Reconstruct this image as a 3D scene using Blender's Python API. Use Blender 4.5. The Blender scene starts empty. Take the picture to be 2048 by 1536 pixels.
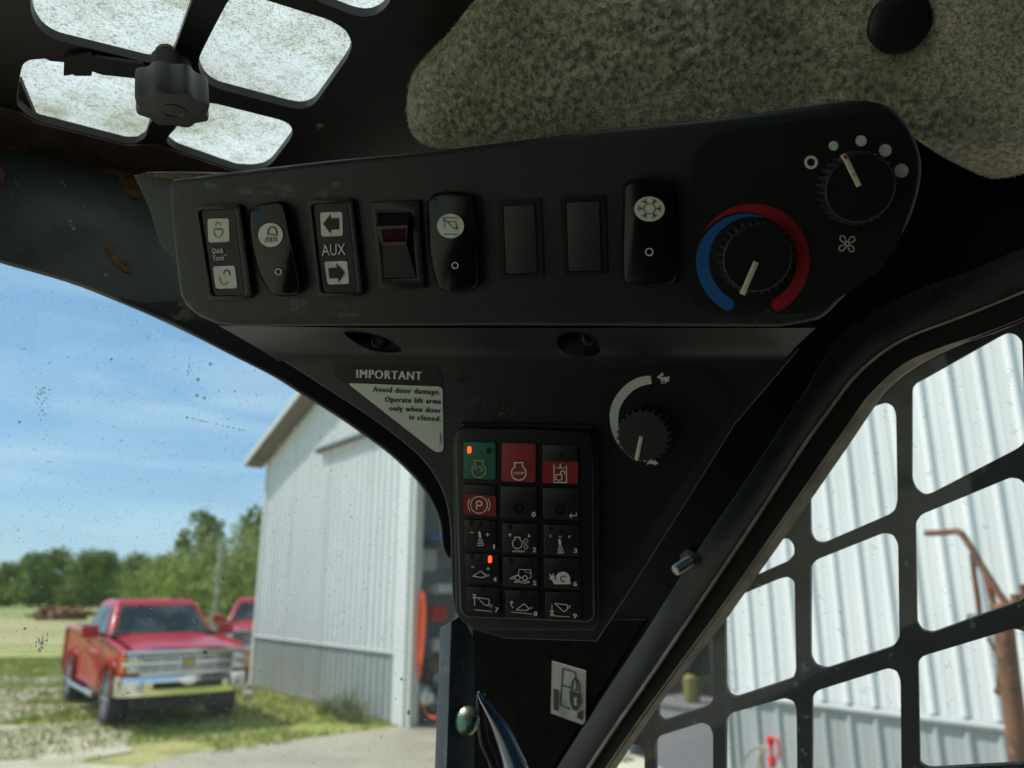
import bpy, bmesh, math, random
import numpy as np
from mathutils import Vector, Matrix, noise
from mathutils.geometry import tessellate_polygon
random.seed(7); rng = np.random.default_rng(7)
S = bpy.context.scene
COL = S.collection
PI = math.pi
# ------------------------------------------------------------------ camera
FPX = 1560.0; PITCH = math.radians(15.1); CAMZ = 1.95
cam_d = bpy.data.cameras.new('camera'); cam = bpy.data.objects.new('camera', cam_d); COL.objects.link(cam)
cam.location = (0, 0, CAMZ); cam.rotation_euler = (PI/2 + PITCH, 0, 0)
cam_d.sensor_width = 36; cam_d.lens = 36*FPX/2048; cam_d.clip_start = 0.01; cam_d.clip_end = 2000
cam_d.dof.use_dof = True; cam_d.dof.focus_distance = 0.46; cam_d.dof.aperture_fstop = 8.2
S.camera = cam
# ------------------------------------------------------------------ world, sun
SUN = Vector((-0.61, 0.17, 0.775)).normalized()
W = bpy.data.worlds.new('World'); S.world = W; W.use_nodes = True
nt = W.node_tree; N = nt.nodes; L = nt.links; N.clear()
sky = N.new('ShaderNodeTexSky'); sky.sky_type = 'NISHITA'; sky.sun_disc = False
sky.sun_elevation = math.asin(SUN.z); sky.sun_rotation = math.atan2(SUN.x, SUN.y)
sky.air_density = 1.0; sky.dust_density = 0.15; sky.ozone_density = 2.0
bg = N.new('ShaderNodeBackground'); bg.inputs[1].default_value = 0.14
out = N.new('ShaderNodeOutputWorld')
tc = N.new('ShaderNodeTexCoord'); mp = N.new('ShaderNodeMapping'); mp.inputs['Scale'].default_value = (2.6, 2.6, 16)
mp.inputs['Rotation'].default_value = (0.05, 0.10, 0)
nz = N.new('ShaderNodeTexNoise'); nz.inputs['Scale'].default_value = 1.5; nz.inputs['Detail'].default_value = 4; nz.inputs['Roughness'].default_value = 0.52
nz.inputs['Distortion'].default_value = 0.4
cr = N.new('ShaderNodeValToRGB'); cr.color_ramp.elements[0].position = 0.42; cr.color_ramp.elements[1].position = 0.70
cr.color_ramp.elements[0].color = (0, 0, 0, 1); cr.color_ramp.elements[1].color = (0.5, 0.5, 0.5, 1)
mx = N.new('ShaderNodeMix'); mx.data_type = 'RGBA'
L.new(tc.outputs['Generated'], mp.inputs[0]); L.new(mp.outputs[0], nz.inputs[0]); L.new(nz.outputs[0], cr.inputs[0])
ev = N.new('ShaderNodeMix'); ev.data_type = 'RGBA'; ev.inputs[0].default_value = 0.72; ev.inputs[7].default_value = (1.15, 2.35, 3.75, 1)
L.new(sky.outputs[0], ev.inputs[6]); L.new(cr.outputs[0], mx.inputs[0]); L.new(ev.outputs[2], mx.inputs[6]); mx.inputs[7].default_value = (3.3, 4.5, 5.3, 1)
tn = N.new('ShaderNodeMix'); tn.data_type = 'RGBA'; tn.blend_type = 'MULTIPLY'; tn.inputs[0].default_value = 1.0; tn.inputs[7].default_value = (0.95, 1.0, 0.98, 1)
L.new(mx.outputs[2], tn.inputs[6]); L.new(tn.outputs[2], bg.inputs[0]); L.new(bg.outputs[0], out.inputs[0])
sd = bpy.data.lights.new('sun', 'SUN'); sd.energy = 3.5; sd.angle = math.radians(0.53); sd.color = (1, 0.955, 0.89)
so = bpy.data.objects.new('sun', sd); COL.objects.link(so); so.rotation_euler = SUN.to_track_quat('Z', 'Y').to_euler()
so.location = (-5, 0, 12)
S.view_settings.view_transform = 'Standard'; S.view_settings.look = 'None'; S.view_settings.exposure = 0.36; S.view_settings.gamma = 1
S.view_settings.use_curve_mapping = False
S.cycles.use_denoising = True; S.cycles.max_bounces = 10; S.cycles.transparent_max_bounces = 24
S.cycles.sample_clamp_indirect = 6; S.cycles.caustics_reflective = False; S.cycles.caustics_refractive = False

# ------------------------------------------------------------------ helpers
C0 = Vector((0, 0, CAMZ)); cp, sp = math.cos(PITCH), math.sin(PITCH)
RT = Vector((1, 0, 0)); UP = Vector((0, -sp, cp)); FW = Vector((0, cp, sp))
def cw(x, y, z): return RT*x + UP*y + FW*z             # direction: camera axes -> world
def ray(px, py): return RT*(px-1024) + UP*(768-py) + FW*FPX
class Pl:                                              # a real plane in the cab or outside
    def __init__(s, p, n):
        s.p = Vector(p); s.n = Vector(n).normalized()
        if s.n.dot(C0 - s.p) < 0: s.n = -s.n
    def at(s, px, py, h=0.0):
        r = ray(px, py); return C0 + r*(s.n.dot(s.p + s.n*h - C0)/s.n.dot(r))
    def off(s, h): return Pl(s.p + s.n*h, s.n)
def at_z(px, py, z): r = ray(px, py); return C0 + r*(z/FPX)
def ground(px, py, z=0.0): r = ray(px, py); return C0 + r*((z-CAMZ)/r.z)
WM = {}
def world_m(o): return WM.get(o.name, Matrix.Identity(4)) if o else Matrix.Identity(4)
def meta(o, label=None, cat=None, group=None, kind=None):
    if label: o['label'] = label
    if cat: o['category'] = cat
    if group: o['group'] = group
    if kind: o['kind'] = kind
    return o
def thing(name, label, cat, loc=(0, 0, 0), rz=0, group=None, M=None):
    o = bpy.data.objects.new(name, None); COL.objects.link(o); o.empty_display_size = 0.05
    m = M if M is not None else (Matrix.Translation(Vector(loc)) @ Matrix.Rotation(rz, 4, 'Z')); o.matrix_world = m
    o.location = m.to_translation(); o.rotation_euler = m.to_euler(); WM[o.name] = m
    return meta(o, label, cat, group)
def copy_tree(o, parent=None, M=None):
    c = o.copy(); COL.objects.link(c)
    if parent: c.parent = parent
    if M is not None: c.location = M.to_translation(); c.rotation_euler = M.to_euler(); WM[c.name] = M
    for ch in list(o.children): copy_tree(ch, c)
    return c
class MB:
    def __init__(s): s.v = []; s.f = []; s.bev = None
    def add(s, vs, fs):
        b = len(s.v); s.v += [Vector(v) for v in vs]; s.f += [tuple(i+b for i in f) for f in fs]; return s
    def box(s, c, sx, sy, sz, M=None):
        c = Vector(c); vs = []
        for z in (-1, 1):
            for y in (-1, 1):
                for x in (-1, 1):
                    d = Vector((x*sx/2, y*sy/2, z*sz/2)); vs.append(c + (M @ d if M else d))
        return s.add(vs, [(0, 2, 3, 1), (4, 5, 7, 6), (0, 1, 5, 4), (2, 6, 7, 3), (0, 4, 6, 2), (1, 3, 7, 5)])
    def loft(s, rings, cap0=True, cap1=True):
        n = len(rings[0]); vs = [p for r in rings for p in r]; fs = []
        for k in range(len(rings)-1):
            for i in range(n):
                j = (i+1) % n; fs.append((k*n+i, k*n+j, (k+1)*n+j, (k+1)*n+i))
        if cap0: fs.append(tuple(range(n))[::-1])
        if cap1: fs.append(tuple((len(rings)-1)*n+i for i in range(n)))
        return s.add(vs, fs)
    def prism(s, pl, pts, h0, h1):                       # pts px outline of the near face (h1), walls run back along the normal
        top = [pl.at(x, y, h1) for x, y in pts]; bot = [p - pl.n*(h1-h0) for p in top]
        return s.loft([bot, top])
    def flat(s, pl, pts, h): return s.add([pl.at(x, y, h) for x, y in pts], [tuple(range(len(pts)))])
    def holes(s, pl, outer, inner, h0, h1):
        loops = [outer]+inner; flatp = [p for l in loops for p in l]
        tri = tessellate_polygon([[Vector((x, y, 0)) for x, y in l] for l in loops])
        top = [pl.at(x, y, h1) for x, y in flatp]; bot = [p - pl.n*(h1-h0) for p in top]; n = len(flatp)
        fs = [tuple(t) for t in tri]+[tuple(i+n for i in t[::-1]) for t in tri]; k = 0
        for l in loops:
            for i in range(len(l)):
                j = (i+1) % len(l); fs.append((k+i, k+j, k+j+n, k+i+n))
            k += len(l)
        return s.add(top+bot, fs)
    def tube(s, pts, r, n=8, cap=True, flatten=1.0):
        pts = [Vector(p) for p in pts]; rs = r if isinstance(r, (list, tuple)) else [r]*len(pts); rings = []
        prev = None
        for i, p in enumerate(pts):
            t = (pts[min(i+1, len(pts)-1)] - pts[max(i-1, 0)]).normalized()
            a = prev if prev else (Vector((0, 0, 1)) if abs(t.z) < 0.9 else Vector((1, 0, 0)))
            a = (a - t*a.dot(t)).normalized(); prev = a; b = t.cross(a)
            rings.append([p + (a*math.cos(2*PI*k/n)*flatten + b*math.sin(2*PI*k/n))*rs[i] for k in range(n)])
        return s.loft(rings, cap, cap)
    def lathe(s, c, ax, prof, n=24, fn=None):             # prof (radius, height along ax)
        c = Vector(c); ax = Vector(ax).normalized(); a = ax.orthogonal().normalized(); b = ax.cross(a); rings = []
        for r, h in prof:
            rings.append([c + ax*h + (a*math.cos(2*PI*k/n) + b*math.sin(2*PI*k/n))*max(r*(fn(k) if fn else 1), 1e-5) for k in range(n)])
        return s.loft(rings)
    def stroke(s, pl, pts, w, h=0.0004, mp=None, closed=False, dots=True):
        if mp: pts = [mp(*p) for p in pts]
        if closed: pts = list(pts)+[pts[0]]
        for i in range(len(pts)-1):
            (x0, y0), (x1, y1) = pts[i], pts[i+1]; l = math.hypot(x1-x0, y1-y0) or 1; nx, ny = -(y1-y0)/l*w/2, (x1-x0)/l*w/2
            s.flat(pl, [(x0+nx, y0+ny), (x1+nx, y1+ny), (x1-nx, y1-ny), (x0-nx, y0-ny)], h)
        if dots:
            for k, (x, y) in enumerate(pts[1:-1] if not closed else pts): s.disc(pl, x, y, w/2, h+0.00002*(1+k % 2), 6)
        return s
    def disc(s, pl, x, y, r, h, n=24, ry=None):
        return s.flat(pl, [(x+r*math.cos(2*PI*k/n), y+(ry or r)*math.sin(2*PI*k/n)) for k in range(n)], h)
    def ring(s, pl, x, y, r0, r1, h, n=32, a0=0, a1=2*PI, ry=1.0):
        vs = []; fs = []
        for k in range(n+1):
            a = a0+(a1-a0)*k/n
            for r in (r0, r1): vs.append(pl.at(x+r*math.cos(a), y+ry*r*math.sin(a), h))
        for k in range(n): fs.append((2*k, 2*k+1, 2*k+3, 2*k+2))
        return s.add(vs, fs)
    def text(s, pl, txt, p0, p1, cap, h=0.0004, bold=0.0):
        cu = bpy.data.curves.new('t', 'FONT'); cu.body = txt; cu.size = 1; cu.resolution_u = 3; cu.space_character = 1.0+bold*5
        ob = bpy.data.objects.new('t', cu); COL.objects.link(ob)
        me = bpy.data.meshes.new_from_object(ob.evaluated_get(bpy.context.evaluated_depsgraph_get()))
        xs = [v.co.x for v in me.vertices]; x0, x1 = min(xs), max(xs)
        dx, dy = p1[0]-p0[0], p1[1]-p0[1]; l = math.hypot(dx, dy); ux, uy = dx/l, dy/l
        k = l/(x1-x0); ky = cap/0.73; vs = []
        for v in me.vertices:
            a = (v.co.x-x0)*k; b = v.co.y*ky; vs.append(pl.at(p0[0]+ux*a+uy*b, p0[1]+uy*a-ux*b, h))
        for ib, sh in enumerate((0, -1, 1) if bold else (0,)):
            sv = [pl.at(p0[0]+ux*((v.co.x-x0)*k+sh*bold*cap*1.6)+uy*(v.co.y*ky), p0[1]+uy*((v.co.x-x0)*k+sh*bold*cap*1.6)-ux*(v.co.y*ky), h+0.00002*ib) for v in me.vertices]
            s.add(sv, [tuple(p.vertices) for p in me.polygons])
        COL.objects.unlink(ob); bpy.data.objects.remove(ob); bpy.data.curves.remove(cu); bpy.data.meshes.remove(me); return s
    def build(s, name, m, parent=None, label=None, kind=None, bevel=None, segs=3, smooth=35, top=None, cut=None):
        inv = world_m(parent).inverted(); me = bpy.data.meshes.new(name); bm = bmesh.new()
        vs = [bm.verts.new(inv @ v) for v in s.v]
        for f in s.f:
            try: bm.faces.new([vs[i] for i in f])
            except ValueError: pass
        bmesh.ops.remove_doubles(bm, verts=bm.verts, dist=1e-6)
        bmesh.ops.recalc_face_normals(bm, faces=bm.faces)
        if bevel:
            if top is not None:
                nl = inv.to_3x3() @ top; eds = set()
                for f in bm.faces:
                    if f.normal.dot(nl) > 0.98: eds |= {e for e in f.edges if len(e.link_faces) == 2 and e.calc_face_angle(0) > 0.5}
                eds = list(eds)
            else: eds = [e for e in bm.edges if len(e.link_faces) == 2 and e.calc_face_angle(0) > 0.5]
            bmesh.ops.bevel(bm, geom=eds, offset=bevel, segments=segs, profile=0.5, affect='EDGES', clamp_overlap=True)
        bm.to_mesh(me); bm.free()
        if smooth:
            me.polygons.foreach_set('use_smooth', [True]*len(me.polygons)); me.set_sharp_from_angle(angle=math.radians(smooth))
        me.materials.append(m); o = bpy.data.objects.new(name, me); COL.objects.link(o)
        if parent: o.parent = parent; WM[o.name] = world_m(parent)
        meta(o, label=label, kind=kind); return o
def fillet(pts, r, seg=4):                                # rounded outline in px
    out = []; n = len(pts)
    for i in range(n):
        p = Vector(pts[i]); a = Vector(pts[i-1]); b = Vector(pts[(i+1) % n])
        ra = min(r, (a-p).length*0.48); rb = min(r, (b-p).length*0.48)
        s0 = p+(a-p).normalized()*ra; s1 = p+(b-p).normalized()*rb
        for k in range(seg+1):
            t = k/seg; q = s0*(1-t)**2 + p*2*t*(1-t) + s1*t*t; out.append((q.x, q.y))
    return out
def spline(pts, n=6):                                     # Catmull-Rom
    P = [Vector(p) for p in pts]; out = []
    for i in range(len(P)-1):
        p0 = P[max(i-1, 0)]; p1 = P[i]; p2 = P[i+1]; p3 = P[min(i+2, len(P)-1)]
        for k in range(n):
            t = k/n; out.append(0.5*((2*p1)+(p2-p0)*t+(2*p0-5*p1+4*p2-p3)*t*t+(3*p1-p0-3*p2+p3)*t**3))
    out.append(P[-1]); return out
def sp2(pts, n=6): return [(v.x, v.y) for v in spline([(x, y) for x, y in pts], n)]
def scl(pts, sx, sy=None, cx=None, cy=None):
    sy = sy or sx; mx_ = sum(p[0] for p in pts)/len(pts) if cx is None else cx; my_ = sum(p[1] for p in pts)/len(pts) if cy is None else cy
    return [(mx_+(x-mx_)*sx, my_+(y-my_)*sy) for x, y in pts]

def blob(q, pl, x, y, r, h, k=0, ry=None):
    q.flat(pl, [(x+r*(1+0.5*noise.noise(Vector((math.cos(a)*2, math.sin(a)*2, x+k))))*math.cos(a), y+(ry or r)*(1+0.5*noise.noise(Vector((math.cos(a)*2, math.sin(a)*2, y+k))))*math.sin(a)) for a in [2*PI*i/14 for i in range(14)]], h)
# ------------------------------------------------------------------ materials
def mat(name, col, rough=0.5, metal=0.0, col2=None, cs=5.0, cr_=(0.4, 0.65), bump=0.0, bs=200.0, coat=0.0, spec=0.5, det=4, stretch=None, emit=None, layers=(), bd=0.001, rough2=None, sheen=0.0):
    m = bpy.data.materials.new(name); m.use_nodes = True; t = m.node_tree; n = t.nodes; l = t.links; b = n['Principled BSDF']
    b.inputs['Base Color'].default_value = (*col, 1); b.inputs['Roughness'].default_value = rough; b.inputs['Metallic'].default_value = metal
    b.inputs['Coat Weight'].default_value = coat; b.inputs['Specular IOR Level'].default_value = spec; b.inputs['Sheen Weight'].default_value = sheen
    tc_ = n.new('ShaderNodeTexCoord'); src = tc_.outputs['Object']
    if stretch:
        mm = n.new('ShaderNodeMapping'); mm.inputs['Scale'].default_value = stretch; l.new(src, mm.inputs[0]); src = mm.outputs[0]
    prev = None
    lay = ([(col2, cs, cr_[0], cr_[1], 1.0)] if col2 else [])+list(layers)
    for (c2, sc, a, bb, amt) in lay:
        z = n.new('ShaderNodeTexNoise'); z.inputs['Scale'].default_value = sc; z.inputs['Detail'].default_value = det; z.inputs['Roughness'].default_value = 0.62
        l.new(src, z.inputs['Vector']); r = n.new('ShaderNodeMapRange'); r.inputs[1].default_value = a; r.inputs[2].default_value = bb; r.inputs[4].default_value = amt
        l.new(z.outputs[0], r.inputs[0]); mi = n.new('ShaderNodeMix'); mi.data_type = 'RGBA'; l.new(r.outputs[0], mi.inputs[0])
        if prev: l.new(prev, mi.inputs[6])
        else: mi.inputs[6].default_value = (*col, 1)
        mi.inputs[7].default_value = (*c2, 1); prev = mi.outputs[2]
    if prev: l.new(prev, b.inputs['Base Color'])
    if rough2 is not None:
        z = n.new('ShaderNodeTexNoise'); z.inputs['Scale'].default_value = bs/8; z.inputs['Detail'].default_value = 5; l.new(src, z.inputs['Vector'])
        r = n.new('ShaderNodeMapRange'); r.inputs[1].default_value = 0.35; r.inputs[2].default_value = 0.65; r.inputs[3].default_value = rough; r.inputs[4].default_value = rough2
        l.new(z.outputs[0], r.inputs[0]); l.new(r.outputs[0], b.inputs['Roughness'])
    if bump:
        z = n.new('ShaderNodeTexNoise'); z.inputs['Scale'].default_value = bs; z.inputs['Detail'].default_value = 3; l.new(src, z.inputs['Vector'])
        u = n.new('ShaderNodeBump'); u.inputs['Strength'].default_value = bump; u.inputs['Distance'].default_value = bd
        l.new(z.outputs[0], u.inputs['Height']); l.new(u.outputs[0], b.inputs['Normal'])
    if emit: b.inputs['Emission Color'].default_value = (*emit[:3], 1); b.inputs['Emission Strength'].default_value = emit[3]
    return m
def dirty_glass(name, specs, base_dust=0.04, gloss=0.05, dustcol=(0.75, 0.76, 0.72), darkcol=(0.05, 0.045, 0.035), trans=0.5, tint=(1, 1, 1), grough=0.02):
    # specs: (scale, lo, hi, amount, dark?, stretch)
    m = bpy.data.materials.new(name); m.use_nodes = True; t = m.node_tree; n = t.nodes; l = t.links; n.clear()
    o = n.new('ShaderNodeOutputMaterial'); tr = n.new('ShaderNodeBsdfTransparent'); tr.inputs[0].default_value = (*tint, 1)
    gl = n.new('ShaderNodeBsdfGlossy'); gl.inputs['Roughness'].default_value = grough; fr = n.new('ShaderNodeLayerWeight'); fr.inputs[0].default_value = 0.25
    ml = n.new('ShaderNodeMath'); ml.operation = 'MULTIPLY_ADD'; l.new(fr.outputs['Fresnel'], ml.inputs[0]); ml.inputs[1].default_value = 0.6; ml.inputs[2].default_value = gloss*0.3
    s1 = n.new('ShaderNodeMixShader'); l.new(ml.outputs[0], s1.inputs[0]); l.new(tr.outputs[0], s1.inputs[1]); l.new(gl.outputs[0], s1.inputs[2])
    df = n.new('ShaderNodeBsdfDiffuse'); df.inputs[0].default_value = (*dustcol, 1); tl = n.new('ShaderNodeBsdfTranslucent'); tl.inputs[0].default_value = (*dustcol, 1)
    du = n.new('ShaderNodeMixShader'); du.inputs[0].default_value = trans; l.new(df.outputs[0], du.inputs[1]); l.new(tl.outputs[0], du.inputs[2])
    dk = n.new('ShaderNodeBsdfTranslucent' if trans > 0.8 else 'ShaderNodeBsdfDiffuse'); dk.inputs[0].default_value = (*darkcol, 1)
    tc_ = n.new('ShaderNodeTexCoord')
    def chain(items, base):
        acc = None
        for (sc, lo, hi, amt, _, st) in items:
            z = n.new('ShaderNodeTexNoise'); z.inputs['Scale'].default_value = sc; z.inputs['Detail'].default_value = 5; z.inputs['Roughness'].default_value = 0.6
            mm = n.new('ShaderNodeMapping'); mm.inputs['Scale'].default_value = st; mm.inputs['Rotation'].default_value = (0.3, sc % 1.3, 0.5*(sc % 2)); l.new(tc_.outputs['Object'], mm.inputs[0]); l.new(mm.outputs[0], z.inputs['Vector'])
            r = n.new('ShaderNodeMapRange'); r.inputs[1].default_value = lo; r.inputs[2].default_value = hi; r.inputs[4].default_value = amt; l.new(z.outputs[0], r.inputs[0])
            if acc is None:
                a = n.new('ShaderNodeMath'); a.operation = 'ADD'; a.use_clamp = True; l.new(r.outputs[0], a.inputs[0]); a.inputs[1].default_value = base; acc = a.outputs[0]
            else:
                a = n.new('ShaderNodeMath'); a.operation = 'ADD'; a.use_clamp = True; l.new(r.outputs[0], a.inputs[0]); l.new(acc, a.inputs[1]); acc = a.outputs[0]
        return acc
    lf = chain([s for s in specs if not s[4]] or [(5, 0.9, 1.0, 0.0, 0, (1, 1, 1))], base_dust); s2 = n.new('ShaderNodeMixShader'); l.new(lf, s2.inputs[0]); l.new(s1.outputs[0], s2.inputs[1]); l.new(du.outputs[0], s2.inputs[2])
    dfc = chain([s for s in specs if s[4]], 0.0) if any(s[4] for s in specs) else None
    if dfc:
        s3 = n.new('ShaderNodeMixShader'); l.new(dfc, s3.inputs[0]); l.new(s2.outputs[0], s3.inputs[1]); l.new(dk.outputs[0], s3.inputs[2]); l.new(s3.outputs[0], o.inputs[0])
    else: l.new(s2.outputs[0], o.inputs[0])
    return m
K = {}
K['plastic'] = mat('textured_black_plastic', (0.017, 0.020, 0.0215), 0.42, bump=0.55, bs=1100, layers=[((0.030, 0.034, 0.033), 30, 0.45, 0.75, 0.6), ((0.12, 0.11, 0.085), 900, 0.70, 0.76, 0.5)], bd=0.0004)
K['plastic2'] = mat('smooth_black_plastic', (0.008, 0.009, 0.0095), 0.4, layers=[((0.05, 0.045, 0.03), 500, 0.66, 0.8, 0.5)], bump=0.1, bs=900, bd=0.0003)
K['gloss'] = mat('glossy_black_plastic', (0.006, 0.007, 0.008), 0.16, spec=0.35, rough2=0.26, bs=600)
K['face'] = mat('matt_black_overlay', (0.006, 0.0065, 0.0065), 0.5, layers=[((0.02, 0.02, 0.016), 60, 0.5, 0.8, 0.6)])
K['black'] = mat('black_void', (0.004, 0.004, 0.004), 0.8)
K['lens'] = mat('pale_legend_lens', (0.80, 0.83, 0.74), 0.4, layers=[((0.55, 0.55, 0.42), 90, 0.5, 0.8, 0.5)])
K['print'] = mat('white_print', (0.86, 0.85, 0.80), 0.6, layers=[((0.48, 0.47, 0.41), 300, 0.5, 0.75, 0.5)])
K['cream'] = mat('cream_decal', (0.84, 0.84, 0.76), 0.5, layers=[((0.62, 0.61, 0.52), 40, 0.4, 0.8, 0.5), ((0.15, 0.14, 0.1), 700, 0.72, 0.78, 0.6)])
K['cream2'] = mat('dim_dusty_sticker', (0.42, 0.41, 0.36), 0.6, layers=[((0.30, 0.29, 0.25), 60, 0.4, 0.7, 0.7)])  # dusty cream, darkened to carry the shade low in the corner
K['ink'] = mat('black_ink', (0.008, 0.008, 0.008), 0.5)
K['red'] = mat('red_print', (0.36, 0.012, 0.022), 0.5)
K['blue'] = mat('blue_print', (0.015, 0.13, 0.42), 0.5)
K['keyred'] = mat('red_key', (0.33, 0.02, 0.028), 0.5, layers=[((0.16, 0.012, 0.015), 200, 0.5, 0.8, 0.6), ((0.03, 0.01, 0.01), 500, 0.64, 0.7, 0.7)])
K['keygreen'] = mat('green_key', (0.02, 0.16, 0.10), 0.5, layers=[((0.012, 0.08, 0.055), 200, 0.5, 0.8, 0.6), ((0.02, 0.02, 0.01), 500, 0.62, 0.69, 0.8)])
K['led'] = mat('red_indicator_lit', (0.9, 0.08, 0.01), 0.4, emit=(1.0, 0.06, 0.01, 2.2))
K['ledoff'] = mat('indicator_unlit', (0.018, 0.028, 0.028), 0.3)
K['redlens'] = mat('dark_red_lens', (0.012, 0.0005, 0.001), 0.5, spec=0.08, emit=(0.5, 0.0, 0.01, 0.003))
K['ivory'] = mat('ivory_pointer', (0.72, 0.68, 0.50), 0.5, layers=[((0.3, 0.27, 0.17), 350, 0.52, 0.72, 0.8)])
K['grip'] = mat('knurled_rubber', (0.03, 0.03, 0.027), 0.45, layers=[((0.11, 0.10, 0.075), 200, 0.5, 0.8, 0.5)])
K['dust'] = mat('dry_dust', (0.16, 0.14, 0.09), 0.9, layers=[((0.05, 0.045, 0.03), 700, 0.45, 0.6, 0.9)])
K['steel'] = mat('painted_cab_steel', (0.055, 0.068, 0.066), 0.36, bump=0.2, bs=60, bd=0.001, rough2=0.6,
                 layers=[((0.06, 0.05, 0.038), 9, 0.5, 0.8, 0.6), ((0.07, 0.075, 0.07), 60, 0.6, 0.7, 0.5), ((0.4, 0.4, 0.32), 260, 0.735, 0.75, 0.7), ((0.10, 0.055, 0.035), 22, 0.62, 0.70, 0.7), ((0.018, 0.023, 0.026), 14, 0.52, 0.60, 0.7)])
K['roofsteel'] = mat('black_roof_steel', (0.006, 0.007, 0.0075), 0.5, layers=[((0.025, 0.012, 0.007), 6, 0.5, 0.7, 0.8)], bump=0.2, bs=120)
K['rustbrown'] = mat('rusted_roof_edge', (0.035, 0.020, 0.014), 0.7, col2=(0.13, 0.055, 0.025), cs=60, cr_=(0.5, 0.75), bump=0.3, bs=200)
K['rust'] = mat('flaking_rust', (0.24, 0.10, 0.04), 0.9, col2=(0.08, 0.035, 0.02), cs=150, cr_=(0.4, 0.6), layers=[((0.42, 0.20, 0.07), 300, 0.6, 0.75, 0.8)], bump=0.8, bs=500)
K['gasket'] = mat('black_rubber', (0.005, 0.005, 0.005), 0.65)
K['framepaint'] = mat('semi_gloss_black_paint', (0.018, 0.023, 0.030), 0.26, rough2=0.34, bs=500, bump=0.06, layers=[((0.03, 0.035, 0.04), 5, 0.45, 0.7, 0.7), ((0.12, 0.12, 0.11), 700, 0.72, 0.76, 0.5)])
K['seal'] = mat('brightened_window_seal', (0.62, 0.55, 0.45), 0.6, col2=(0.34, 0.30, 0.24), cs=40, cr_=(0.4, 0.7), layers=[((0.45, 0.42, 0.35), 300, 0.6, 0.75, 0.5)], bump=0.3, bs=300, stretch=(1, 1, 1))  # seal colour raised to carry the light from outside
K['gridsteel'] = mat('black_guard_steel', (0.012, 0.015, 0.016), 0.4, rough2=0.6, bs=300, bump=0.1, layers=[((0.03, 0.032, 0.03), 40, 0.45, 0.7, 0.7), ((0.2, 0.2, 0.17), 500, 0.72, 0.76, 0.5)])
K['post'] = mat('blue_black_post_paint', (0.032, 0.042, 0.050), 0.33, rough2=0.6, bs=700, bump=0.3, layers=[((0.08, 0.085, 0.08), 40, 0.5, 0.7, 0.6), ((0.5, 0.48, 0.38), 350, 0.68, 0.72, 0.7)])
K['patina'] = mat('weathered_bolt_head', (0.32, 0.30, 0.19), 0.32, 0.75, col2=(0.12, 0.25, 0.21), cs=60, cr_=(0.4, 0.6), layers=[((0.35, 0.19, 0.08), 110, 0.52, 0.66, 0.8), ((0.02, 0.02, 0.015), 160, 0.6, 0.65, 1)], bump=0.3, bs=400)
K['zinc'] = mat('dull_zinc', (0.45, 0.44, 0.42), 0.35, 0.9, layers=[((0.15, 0.14, 0.12), 300, 0.5, 0.7, 0.6)])
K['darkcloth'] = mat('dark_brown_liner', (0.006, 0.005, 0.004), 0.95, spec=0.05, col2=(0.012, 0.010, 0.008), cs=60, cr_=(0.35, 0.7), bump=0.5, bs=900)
K['blueshine'] = mat('blue_grab_handle', (0.05, 0.11, 0.19), 0.16, coat=0.8)  # dark-blue paint, lightened to stand in for the sky's reflection
K['felt'] = mat('grey_wool_felt', (0.82, 0.77, 0.62), 0.95, col2=(0.22, 0.21, 0.18), cs=480, cr_=(0.40, 0.62), layers=[((0.40, 0.33, 0.24), 13, 0.5, 0.75, 0.55), ((0.62, 0.61, 0.52), 600, 0.6, 0.72, 0.6)], bump=1.0, bs=600, sheen=0.3, bd=0.002)
K['fibre'] = mat('wool_fibres', (0.95, 0.90, 0.74), 0.9, col2=(0.30, 0.29, 0.24), cs=260, cr_=(0.42, 0.6), layers=[((0.11, 0.085, 0.06), 13, 0.5, 0.75, 0.5)], sheen=0.2)
K['knob'] = mat('moulded_black_knob', (0.075, 0.078, 0.082), 0.42, bump=0.3, bs=1500, bd=0.0004)
K['skylight'] = dirty_glass('grimy_polycarbonate', [(9, 0.35, 0.7, 0.3, 0, (1, 1, 1)), (260, 0.53, 0.64, 0.42, 1, (1, 1, 1)), (800, 0.53, 0.60, 0.60, 1, (1, 1, 1)), (14, 0.44, 0.72, 0.75, 1, (1, 1, 1)), (9, 0.60, 0.78, 0.5, 1, (1, 9, 1)), (60, 0.52, 0.7, 0.35, 1, (1, 1, 1)), (200, 0.66, 0.69, 0.5, 1, (1, 1, 1))], base_dust=0.85, dustcol=(0.66, 0.71, 0.67), darkcol=(0.24, 0.235, 0.15), trans=0.85)
K['frontglass'] = dirty_glass('dusty_scratched_polycarbonate', [(5, 0.3, 0.8, 0.06, 0, (1, 1, 1)), (420, 0.60, 0.72, 0.32, 0, (1, 1, 1)), (30, 0.60, 0.8, 0.12, 0, (1, 1, 1)), (250, 0.655, 0.70, 0.30, 1, (1, 1, 1)), (110, 0.705, 0.73, 0.7, 1, (1, 1, 1)), (45, 0.73, 0.745, 0.6, 1, (1, 1, 1))], base_dust=0.045, trans=0.4, gloss=0.03)
K['sideglass'] = dirty_glass('smeared_side_glass', [(6, 0.3, 0.8, 0.03, 0, (1, 1, 1)), (120, 0.62, 0.66, 0.18, 0, (1, 1, 1)), (500, 0.62, 0.72, 0.2, 0, (1, 1, 1)), (160, 0.72, 0.74, 0.4, 1, (1, 1, 1)), (30, 0.68, 0.76, 0.15, 1, (1, 1, 1))], base_dust=0.02, trans=0.4, gloss=0.08, grough=0.01)

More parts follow.
